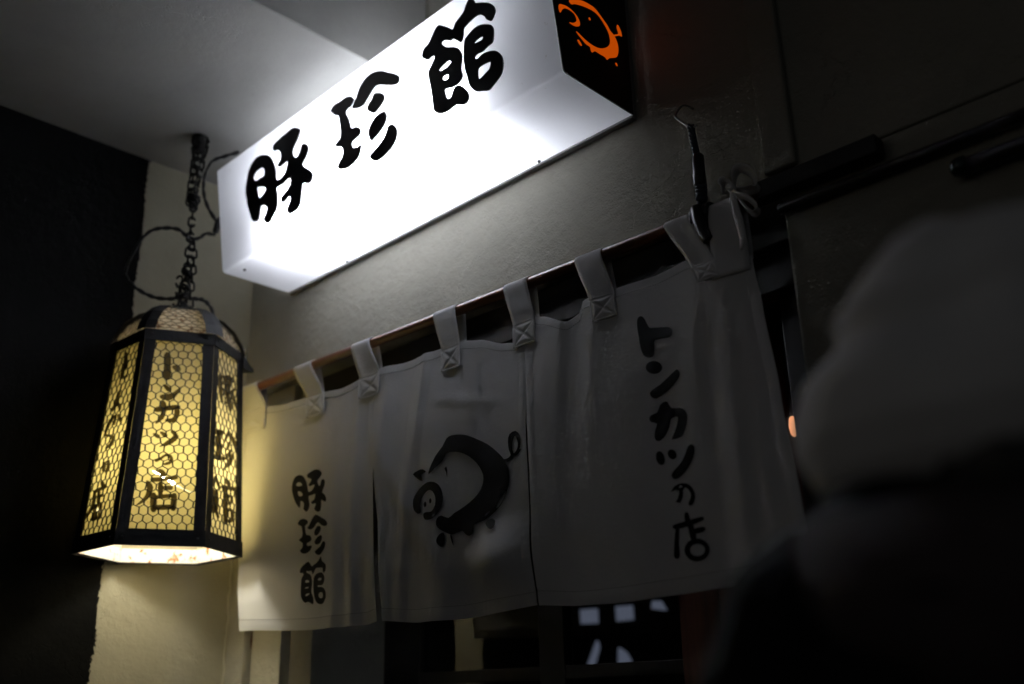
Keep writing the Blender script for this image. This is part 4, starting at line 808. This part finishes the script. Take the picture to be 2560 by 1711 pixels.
nor = thing('shop_curtain', 'white cotton shop curtain in three panels with black brush writing and a pig', 'curtain', (0.74, YN, -0.32))
def inv(tab): return sorted([(z, x) for x, z in tab])
E1, E2, E3, E4 = inv(E1), inv(E2), inv(E3), inv(E4)
def gap2(z): return 0.0 if z > -0.615 else min(0.0095, (-0.615 - z) * 0.06)
PAN = [
    dict(l=lambda z: lin(E1, z), r=lambda z: lin(E2, z) - gap2(z), top=TOP1, hem=HEM1),
    dict(l=lambda z: lin(E2, z) + gap2(z), r=lambda z: lin(E3, z) - 0.0005 - min(0.004, max(0, (-0.56 - z) * 0.05)), top=TOP2, hem=HEM2),
    dict(l=lambda z: lin(E3, z) + 0.0005, r=lambda z: lin(E4, z), top=TOP3, hem=HEM3),
]
# folds: x at top, x at hem, width, depth at top, depth at hem (towards the street)
FOLD = [(0.36, 0.44, 0.012, 0.0, 0.003), (0.715, 0.69, 0.009, 0.0025, 0.0005), (0.865, 0.875, 0.012, 0.0015, 0.0), (1.165, 1.15, 0.014, 0.002, 0.0), (1.525, 1.53, 0.012, 0.003, 0.001),
        (-0.03, 0.01, 0.05, 0.006, 0.010), (0.20, 0.14, 0.06, 0.003, 0.006), (0.42, 0.47, 0.028, 0.000, 0.012), (0.50, 0.54, 0.022, 0.006, 0.010),
        (0.60, 0.64, 0.035, 0.012, 0.010), (0.745, 0.70, 0.018, 0.009, 0.005), (0.80, 0.83, 0.045, 0.003, 0.012), (0.90, 0.92, 0.05, 0.010, 0.000),
        (1.15, 1.12, 0.045, 0.007, 0.002), (1.25, 1.23, 0.03, 0.007, 0.002), (1.33, 1.30, 0.06, 0.001, 0.004), (1.49, 1.47, 0.030, 0.006, 0.002), (1.545, 1.555, 0.022, 0.008, 0.006), (1.575, 1.605, 0.016, 0.003, 0.004)]
def cloth_y(x, z):
    v = min(1.0, max(0.0, (-0.40 - z) / 0.60))
    xo = x
    x = x + 0.055 - 0.0175 * x          # folds are laid out from the rod's left end
    tb = min(1.0, max(0.0, (-0.375 - z) / 0.615))
    y = YN - 0.038 * sin(0.6 * pi * tb)      # the cloth bellies out below the rod
    for a, b, s, d0, d1 in FOLD:
        c = a + (b - a) * v
        y -= (d0 + (d1 - d0) * v) * exp(-((x - c) / s) ** 2)
    # the billow low on the middle panel
    y -= 0.034 * exp(-((x - 1.005) / 0.070) ** 2 - ((z + 0.900) / 0.055) ** 2)
    y += 0.012 * exp(-((x - 0.93) / 0.07) ** 2 - ((z + 0.985) / 0.07) ** 2)
    # slanting drape lines
    y -= 0.006 * exp(-(((x - 0.70) + (z + 0.72) * 0.75) / 0.035) ** 2) * max(0, 1 - abs(z + 0.75) / 0.30)
    y -= 0.0015 * exp(-(((z + 0.62) - (x - 1.33) * 0.42) / 0.022) ** 2) * max(0, 1 - abs(x - 1.34) / 0.16)
    y -= 0.003 * exp(-(((z + 0.545) + (x - 0.9) * 0.25) / 0.014) ** 2) * max(0, 1 - abs(x - 0.9) / 0.14)
    y += 0.0035 * noise.noise((x * 7, z * 4, 1.3)) + 0.0009 * noise.noise((x * 24 + z * 9, z * 14, 4.0)) + 0.00015 * noise.noise((x * 70 + z * 30, z * 45, 8.0))
    return y
def pan_pt(P, a, b, off=0.0):
    x0 = P['l'](-0.42) * (1 - a) + P['r'](-0.42) * a
    x1 = P['l'](-0.99) * (1 - a) + P['r'](-0.99) * a
    zt, zb = lin(P['top'], x0), lin(P['hem'], x1)
    z = zt + (zb - zt) * b
    x = P['l'](z) * (1 - a) + P['r'](z) * a
    return (x, cloth_y(x, z) - off, z)
PRINT = [[CLOTH_PIG, CLOTH_RARE, CLOTH_HALL], [BRUSH_PIG], [KATA_A[:1], KATA_A[1:3], KATA_A[3:], KATA_B[:3], KATA_B[3:4], KATA_B[4:]]]
panels = []
for i, P in enumerate(PAN):
    mbq = MB(); mbq.grid(lambda a, b: pan_pt(P, a, b), 84, 72)
    pn = mbq.build('cloth_panel', M['cloth'], nor, True)
    panels.append(pn)
    mbq = MB()
    wd = P['r'](-0.7) - P['l'](-0.7)
    def puck(t, k): return 0.0009 * noise.noise((t * 46, k, i)) + 0.0013
    # hem bands: bottom, top, two sides, slightly proud and puckered
    mbq.grid(lambda a, b: pan_pt(P, 0.001 + a * 0.998, 1.0005 - b * 0.046, puck(a * 6 * wd, 1) * (0.6 + sin(b * pi))), 110, 3)
    mbq.build('hem', M['band'], pn, True); mbq = MB()
    mbq.grid(lambda a, b: pan_pt(P, 0.001 + a * 0.998, -0.0005 + b * 0.036, puck(a * 5 * wd, 2) * (0.35 + 0.4 * sin(b * pi))), 90, 3)
    mbq.build('hem', M['band'], pn, True)
    mbq = MB()
    mbq.grid(lambda a, b: pan_pt(P, -0.0008 + a * 0.020 / wd, 0.04 + b * 0.91, puck(b * 4, 3) * (0.6 + sin(a * pi))), 3, 120)
    mbq.build('side_seam', M['cloth'], pn, True); mbq = MB()
    mbq.grid(lambda a, b: pan_pt(P, 1.0008 - a * 0.020 / wd, 0.04 + b * 0.91, puck(b * 4, 4) * (0.6 + sin(a * pi))), 3, 120)
    mbq.build('side_seam', M['cloth'], pn, True)
    mbq = MB()
    for bb in (0.957, 0.034):
        n_ = int(wd / 0.0055)
        for k in range(n_):
            q0 = pan_pt(P, (k + 0.1) / n_, bb, 0.0030); q1 = pan_pt(P, (k + 0.75) / n_, bb, 0.0030)
            mbq.tube([q0, q1], 0.0007, 4, False)
    mbq.build('stitching', M['thread_grey'], pn, kind='stuff')
    for sh in PRINT[i]:
        printed(sh, lambda x, z, hh, e=(0.0028 if sh is BRUSH_PIG else 0.0): (x, cloth_y(x, z) - hh - e, z)).build('brush_pig' if sh is BRUSH_PIG else 'printed_character', M['ink'], pn, True)
# straps: x at the rod (left, right), x at the stitched patch (left, right), patch top and bottom
for i, (r0, r1, p0, p1, zt, zb) in enumerate(STR):
    mbq = MB()
    zr0 = rodz((r0 + r1) / 2)
    def path(a):
        xr = r0 + (r1 - r0) * a; xp = p0 + (p1 - p0) * a
        zr = rodz(xr)
        pts = []
        for k in range(6):
            t = k / 5; z = zb + (zt - zb) * t
            xq = xp + (xr - xp) * 0.22 * t
            pts.append((xq, cloth_y(xq, z) - 0.0038, z))
        xp = pts[-1][0]
        lastp = pts[-1]
        for k in range(1, 9):
            t = k / 8; e = 0.75 * t + 0.25 * t * t * (3 - 2 * t)
            z = zt + (zr - zt) * t
            x = xp + (xr - xp) * e
            bow = 0.0015 * sin(pi * t) + 0.0015 * noise.noise((x * 40, z * 30, i))
            pts.append((x, lastp[1] + (YN - RR - 0.0016 - lastp[1]) * t - bow, z))
        for k in range(1, 9):
            an = pi * k / 8
            pts.append((xr, YN - (RR + 0.0016) * cos(an), zr + (RR + 0.0016) * sin(an)))
        for k in range(1, 6):
            t = k / 5; z = zr + (zt - 0.02 - zr) * t
            pts.append((xr + (xp - xr) * t * 0.8, YN + RR + 0.0016 - 0.012 * t * t + 0.004 * t, z))
        return pts
    cols = [path(a / 6) for a in range(7)]
    n = len(cols[0])
    mbq.grid(lambda u, v: cols[int(round(u * 6))][int(round(v * (n - 1)))], 6, n - 1)
    so = mbq.build('strap', M['band'], nor, True)
    sol = so.modifiers.new("thick", 'SOLIDIFY'); sol.thickness = 0.0012; sol.offset = 1
    if i < 7:      # box-and-cross stitching
        mbq = MB()
        def sp(u, v):
            z = zb + (zt - 0.002 - zb) * v; x = p0 + (p1 - p0) * u; x += (r0 + (r1 - r0) * u - x) * 0.22 * v
            return Vector((x, cloth_y(x, z) - 0.0050, z))
        def dash(a, b):
            n_ = max(4, int((sp(*b) - sp(*a)).length / 0.0042))
            for k in range(n_):
                t0, t1 = k / n_, (k + 0.62) / n_
                q0 = sp(a[0] + (b[0] - a[0]) * t0, a[1] + (b[1] - a[1]) * t0); q1 = sp(a[0] + (b[0] - a[0]) * t1, a[1] + (b[1] - a[1]) * t1)
                mbq.tube([q0, q1], 0.0009, 4, False)
        e = 0.06
        def quilt(u, v):
            dd = min(abs(u - v), abs(u + v - 1), abs(u - e), abs(1 - e - u), abs(v - e), abs(1 - e - v))
            p = sp(u, v); return (p.x, p.y + 0.0006 - 0.0042 * min(1.0, dd / 0.14) ** 0.6, p.z)
        qb = MB(); qb.grid(quilt, 20, 20); qb.build('stitched_patch', M['band'], so, True)
        for a, b in (((e, e), (1 - e, e)), ((e, 1 - e), (1 - e, 1 - e)), ((e, e), (e, 1 - e)), ((1 - e, e), (1 - e, 1 - e)), ((e, e), (1 - e, 1 - e)), ((e, 1 - e), (1 - e, e))):
            dash(a, b)
        mbq.build('stitching', M['thread'], so)
# bow tied at the right end
def ribbon(pts, w, name='bow_ribbon', wdir=(0.25, -0.1, 1)):
    c = catmull(pts, 6, False); W = Vector(wdir).normalized(); mbq = MB(); n = len(c) - 1
    ws = w if isinstance(w, (list, tuple)) else [w, w]
    def fn(u, v):
        i = int(round(v * n)); p = Vector(c[i]); t = (Vector(c[min(i + 1, n)]) - Vector(c[max(i - 1, 0)])).normalized()
        d = (W - t * W.dot(t)).normalized(); k = v * (len(ws) - 1); j = min(int(k), len(ws) - 2); ww = ws[j] + (ws[j + 1] - ws[j]) * (k - j)
        return p + d * (u - 0.5) * ww + t.cross(d) * 0.004 * sin(u * pi)
    mbq.grid(fn, 4, n)
    o = mbq.build(name, M['band'], nor, True)
    sol = o.modifiers.new("thick", 'SOLIDIFY'); sol.thickness = 0.0012
    return o
KX, KY, KZ = 1.562, YN - 0.026, -0.312
def kp(*q): return [(KX + a, KY + b, KZ + c) for a, b, c in q]
ribbon(kp((0, 0, 0), (.012, -.012, .018), (.028, -.016, .024), (.045, -.008, .010), (.044, .004, -.012), (.024, .0, -.014), (.004, -.002, -.004)), [0.010, 0.026, 0.030, 0.026, 0.010], wdir=(0.5, -1, 0.3))
ribbon(kp((0, 0, 0), (.014, -.008, -.020), (.032, -.006, -.034), (.042, .002, -.052), (.030, .006, -.060), (.016, .002, -.042), (.002, 0, -.010)), [0.010, 0.020, 0.022, 0.018, 0.010], wdir=(0.4, -1, 0.2))
ribbon(kp((0, 0, 0), (-.007, -.006, .014), (-.016, -.004, .018), (-.021, .004, .0)), [0.010, 0.020, 0.022, 0.016], wdir=(0.3, -1, 0.4))
ribbon(kp((0, -.004, 0), (.003, -.008, -.032), (.008, -.006, -.070), (.010, -.004, -.098), (.006, -.004, -.124)), [0.010, 0.018, 0.020, 0.016, 0.004], wdir=(1, -0.4, 0))
mbq = MB(); mbq.tube([(KX - 0.008, KY - 0.004, KZ + 0.006), (KX, KY - 0.008, KZ), (KX + 0.006, KY - 0.004, KZ - 0.008)], [0.005, 0.009, 0.006], 8); mbq.build('bow_knot', M['band'], nor, True)

# hook and twine
hk = thing('hook_and_twine', 'bent wire hook with blue-black twine and tape holding up the curtain rod', 'hook', (1.47, YN, -0.1))
mbq = MB(); mbq.tube(catmull([(1.440, 0.004, -0.045), (1.441, -0.025, -0.050), (HOOKP[0][0], -0.050, HOOKP[0][1]), (HOOKP[1][0], YN, HOOKP[1][1]), (HOOKP[2][0], YN, HOOKP[2][1]), (HOOKP[3][0], YN, HOOKP[3][1]), (HOOKP[4][0] + 0.006, YN, HOOKP[4][1] + 0.004)], 5, False), 0.0022, 7)
mbq.build('wire_hook', M['steel'], hk, True)
def twist(a, b, r, rr, turns, n=40, m=2):
    mbq = MB(); a, b = Vector(a), Vector(b)
    for q in range(m):
        mbq.tube([a.lerp(b, i / n) + Vector((rr * cos(turns * 2 * pi * i / n + 2 * pi * q / m), rr * sin(turns * 2 * pi * i / n + 2 * pi * q / m), 0)) for i in range(n + 1)], r, 6)
    return mbq
def t3(k, dy=0.0): return (TWP[k][0], YN + dy, TWP[k][1])
twist((TWP[0][0], YN, TWP[0][1] + 0.005), (TWP[1][0], YN, TWP[1][1] - 0.004), 0.0034, 0.0040, 3.2, 40, 3).build('twine', M['twine'], hk, True)
mbq = MB(); mbq.tube([(TWP[2][0] - 0.001, YN, TWP[2][1] + 0.003), t3(2), t3(3), (TWP[3][0], YN, TWP[3][1] - 0.004)], [0.009, 0.0115, 0.0125, 0.010], 12); mbq.build('tape_sleeve', M['tape'], hk, True)
twist(t3(4), (TWP[5][0], YN - 0.002, TWP[5][1] + 0.012), 0.0052, 0.0070, 2.0, 30, 2).build('twine', M['twine'], hk, True)
mbq = MB()
for q in range(6):
    x = 1.465 + q * 0.0062
    ring = [(x + 0.002 * sin(t), YN + (RR + 0.006) * cos(t), rodz(x) + (RR + 0.006) * sin(t)) for t in [2 * pi * i / 16 for i in range(17)]]
    mbq.tube(ring, 0.0048, 6, False)
mbq.build('rod_lashing', M['tape'], hk, True)
mbq = MB()
mbq.tube(catmull([(1.478, YN - 0.018, -0.315), (1.482, YN - 0.022, -0.34), (1.489, YN - 0.019, -0.37), (1.497, YN - 0.016, -0.39)], 5, False), [0.012] * 15 + [0.004], 8)
mbq.build('loose_end', M['tape'], hk, True)

# ------------------------------------------------------------------ inner lamp, and glowing panes added for street reflections in the door glass
lamp = thing('inner_lamp', 'tiny warm lamp glimpsed in the gap right of the curtain', 'lamp', (1.445, 0.24, -0.668))
LX, LZ = 1.445, -0.668
mbq = MB(); mbq.tube([(LX, 0.24, LZ + k) for k in (0.022, 0.016, 0.0, -0.014, -0.020)], [0.003, 0.007, 0.009, 0.007, 0.002], 10)
mbq.build('bulb', emit('warm_bulb', (1.0, 0.42, 0.20), 1.1), lamp, True)
mbq = MB(); mbq.tube([(LX, 0.24, LZ + 0.02), (LX, 0.24, -0.40)], 0.004, 6); mbq.build('cord', M['rubber'], lamp, True)
PW = emit('pale_window_light', (0.44, 0.50, 0.68), 0.24)  # added glow standing in for street light reflected in the door glass
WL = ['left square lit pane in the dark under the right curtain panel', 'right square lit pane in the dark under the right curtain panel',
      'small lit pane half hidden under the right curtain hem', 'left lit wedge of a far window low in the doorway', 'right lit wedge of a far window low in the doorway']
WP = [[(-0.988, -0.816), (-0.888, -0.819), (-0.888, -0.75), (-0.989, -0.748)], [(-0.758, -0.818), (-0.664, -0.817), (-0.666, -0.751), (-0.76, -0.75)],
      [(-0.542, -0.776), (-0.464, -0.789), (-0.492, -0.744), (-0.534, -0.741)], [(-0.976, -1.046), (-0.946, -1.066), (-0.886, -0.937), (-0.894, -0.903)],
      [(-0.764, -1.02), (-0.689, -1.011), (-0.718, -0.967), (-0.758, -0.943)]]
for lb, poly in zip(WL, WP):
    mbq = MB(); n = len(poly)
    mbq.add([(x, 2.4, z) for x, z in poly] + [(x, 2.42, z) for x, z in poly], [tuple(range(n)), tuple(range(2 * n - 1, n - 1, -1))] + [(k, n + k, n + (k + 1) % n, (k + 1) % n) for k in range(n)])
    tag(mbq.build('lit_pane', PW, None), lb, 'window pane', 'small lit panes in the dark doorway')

# ------------------------------------------------------------------ person in the foreground, back to the camera
PX, PY = 2.140, -0.781
fd = Vector((-0.52, 0.854, 0)).normalized(); rd_ = Vector((fd.y, -fd.x, 0))
def PL(r, f, u): return Vector((PX, PY, 0)) + rd_ * r + fd * f + Vector((0, 0, u - ZO))
per = thing('person', 'blurred person in a white cap and black hooded coat, back to the camera', 'person', (PX, PY, GZ))
def skin(name, nodes, edges, mat, sub=2):
    names = list(nodes)
    off = base_of(per)
    me = bpy.data.meshes.new(name)
    P = [PL(*nodes[k][:3]) + Vector((0, 0, ZO)) - off for k in names]
    me.from_pydata([tuple(p) for p in P], [(names.index(a), names.index(b)) for a, b in edges], [])
    o = bpy.data.objects.new(name, me); col.objects.link(o); o.parent = per
    me.materials.append(mat)
    sm = o.modifiers.new("skin", 'SKIN'); sm.use_smooth_shade = True; sm.branch_smoothing = 0.6
    me.skin_vertices[0].data[0].use_root = True
    for i, k in enumerate(names):
        r = nodes[k][3]; me.skin_vertices[0].data[i].radius = (r, r) if not isinstance(r, tuple) else r
    s = o.modifiers.new("sub", 'SUBSURF'); s.levels = sub; s.render_levels = sub
    return o
B = {'pelvis': (0, 0, .86, .125), 'waist': (0, 0, 1.02, .115), 'chest': (0, 0, 1.20, .13), 'neckb': (0, -.005, 1.335, .06), 'neck': (0, .005, 1.385, .05),
     'jaw': (0, .03, 1.405, .060), 'face': (0, .022, 1.452, .076), 'crown': (0, 0.0, 1.495, .072), 'nose': (0, .116, 1.440, .014)}
Ed = [('pelvis', 'waist'), ('waist', 'chest'), ('chest', 'neckb'), ('neckb', 'neck'), ('neck', 'jaw'), ('jaw', 'face'), ('face', 'crown'), ('face', 'nose')]
for s, n in ((-1, 'l'), (1, 'r')):
    B.update({n + 'sh': (s * .165, 0, 1.325, .055), n + 'el': (s * .215, -.03, 1.07, .042), n + 'wr': (s * .205, .09, .86, .027), n + 'pa': (s * .200, .125, .80, .030),
              n + 'hip': (s * .085, 0, .82, .085), n + 'kn': (s * .095, .02, .45, .058), n + 'an': (s * .10, -.02, .09, .04), n + 'to': (s * .105, .13, .035, .035),
              n + 'ear': (s * .080, .0, 1.450, .013)})
    Ed += [('chest', n + 'sh'), (n + 'sh', n + 'el'), (n + 'el', n + 'wr'), (n + 'wr', n + 'pa'), ('pelvis', n + 'hip'), (n + 'hip', n + 'kn'), (n + 'kn', n + 'an'), (n + 'an', n + 'to'), ('face', n + 'ear')]
    for q, (df, ln) in enumerate(((-.026, .055), (-.009, .068), (.009, .072), (.026, .066))):
        a, b, c = n + 'f%d' % q, n + 'g%d' % q, n + 'h%d' % q
        B[a] = (s * .200, .135 + df, .765, .010); B[b] = (s * .196, .145 + df * 1.2, .765 - ln * .5, .009); B[c] = (s * .186, .150 + df * 1.2, .765 - ln, .008)
        Ed += [(n + 'pa', a), (a, b), (b, c)]
    B[n + 't0'] = (s * .188, .16, .80, .011); B[n + 't1'] = (s * .178, .185, .775, .010); B[n + 't2'] = (s * .172, .195, .75, .008)
    Ed += [(n + 'pa', n + 't0'), (n + 't0', n + 't1'), (n + 't1', n + 't2')]
skin('body', B, Ed, M['skin'])
CW = [(1.452, .088, .090), (1.440, .100, .098), (1.428, .118, .104), (1.412, .135, .108), (1.390, .146, .112), (1.350, .156, .118), (1.300, .166, .124), (1.22, .172, .130), (1.10, .172, .128), (.98, .172, .128), (.86, .186, .140), (.76, .196, .150)]
def coatf(a, v):
    k = v * (len(CW) - 1); i = min(int(k), len(CW) - 2); t = k - i
    z, w, d = (CW[i][q] * (1 - t) + CW[i + 1][q] * t for q in range(3))
    c, s_ = cos(a), sin(a)
    f = 1 + 0.025 * noise.noise((c * 2, s_ * 2, z * 7)) + 0.015 * sin(z * 60 + a * 2)
    return PL(w * math.copysign(abs(c) ** 0.85, c) * f, d * math.copysign(abs(s_) ** 0.85, s_) * f - .008, z)
mbq = MB(); mbq.grid(lambda u, v: coatf(2 * pi * u, v), 48, 44)
coat = mbq.build('coat', M['coat'], per, True)
for s_ in (-1, 1):
    mbq = MB()
    arm = catmull([tuple(PL(s_ * .115, 0, 1.365)), tuple(PL(s_ * .142, -.004, 1.335)), tuple(PL(s_ * .180, -.014, 1.24)), tuple(PL(s_ * .205, -.028, 1.10)), tuple(PL(s_ * .216, .02, .98)), tuple(PL(s_ * .208, .075, .895))], 5, False)
    n = len(arm); mbq.tube(arm, [0.045 + 0.021 * min(1, i / 5) - 0.024 * (i / n) + 0.002 * sin(i * 1.7) for i in range(n)], 14)
    mbq.build('sleeve', M['coat'], coat, True)
Tr = {'pelvis': (0, 0, .86, .135)}; Te = []
for s, n in ((-1, 'l'), (1, 'r')):
    Tr.update({n + 'hip': (s * .088, 0, .80, .100), n + 'kn': (s * .095, .02, .45, .075), n + 'an': (s * .10, -.015, .12, .062)})
    Te += [('pelvis', n + 'hip'), (n + 'hip', n + 'kn'), (n + 'kn', n + 'an')]
    sh_ = {'heel': (s * .10, -.035, .045, .045), 'ball': (s * .104, .07, .04, .046), 'toe': (s * .106, .15, .034, .034)}
    skin('shoe', sh_, [('heel', 'ball'), ('ball', 'toe')], M['shoe'])
skin('trousers', Tr, Te, M['trousers'])
def blob(name, fn, nu, nv, mat):
    mbq = MB(); mbq.grid(lambda u, v: fn(2 * pi * u, v), nu, nv)
    return mbq.build(name, mat, per, True)
def hair(a, v):
    th = pi * v
    bulk = 1 + 0.05 * noise.noise((cos(a) * 3, sin(a) * 3, v * 6)) + 0.02 * sin(a * 22 + 3 * v)
    back = max(0, -sin(a))
    return PL(.104 * sin(th) * cos(a) * bulk, (-.018 + .104 * sin(th) * sin(a) * bulk - .02 * back), 1.455 + .100 * cos(th) - .055 * back * v)
blob('hair', hair, 64, 28, M['hair'])
def capf(a, v):
    # soft, puffed cap: band, overhanging bag with folds, flat top
    lean = -0.012
    prof_ = [(0.098, 1.404), (0.112, 1.410), (0.130, 1.426), (0.141, 1.452), (0.140, 1.478), (0.130, 1.504), (0.117, 1.528), (0.104, 1.548), (0.098, 1.556), (0.090, 1.572), (0.070, 1.590), (0.040, 1.600), (0.0, 1.604)]
    k = v * (len(prof_) - 1); i = min(int(k), len(prof_) - 2); t = k - i
    R = prof_[i][0] * (1 - t) + prof_[i + 1][0] * t; z = prof_[i][1] * (1 - t) + prof_[i + 1][1] * t
    bag = sin(pi * min(1, max(0, (v - 0.18) / 0.8)))
    R *= 1 + bag * (0.022 * sin(a * 5 + 1.2) + 0.012 * sin(a * 11 + 3 * v) + 0.05 * noise.noise((cos(a) * 2.2, sin(a) * 2.2, v * 3)))
    R -= 0.011 * exp(-((v - 0.56 - 0.10 * sin(a + 0.6)) / 0.055) ** 2)
    R += 0.006 * exp(-((v - 0.68 - 0.10 * sin(a + 0.6)) / 0.05) ** 2)
    z += bag * (0.014 * noise.noise((cos(a) * 2.5, sin(a) * 2.5, 7 + v * 2)) - 0.010 * cos(a + 2.2))
    return PL(R * cos(a), R * sin(a) + lean, z)
blob('cap', capf, 96, 48, M['cap'])
def hoodf(a, v):
    # hood lying folded on the back
    th = 2 * pi * v
    arc = -pi * (0.02 + 0.96 * a / (2 * pi))
    rr = 0.050 + 0.022 * sin(pi * a / (2 * pi))
    sag = 0.035 * sin(pi * a / (2 * pi))
    return PL((.105 + rr * cos(th)) * cos(arc), (.120 + rr * cos(th)) * sin(arc) + 0.005, 1.372 - sag + rr * 0.9 * sin(th) + 0.006 * noise.noise((arc * 4, th, 0)))
blob('hood', hoodf, 40, 20, M['hood'])
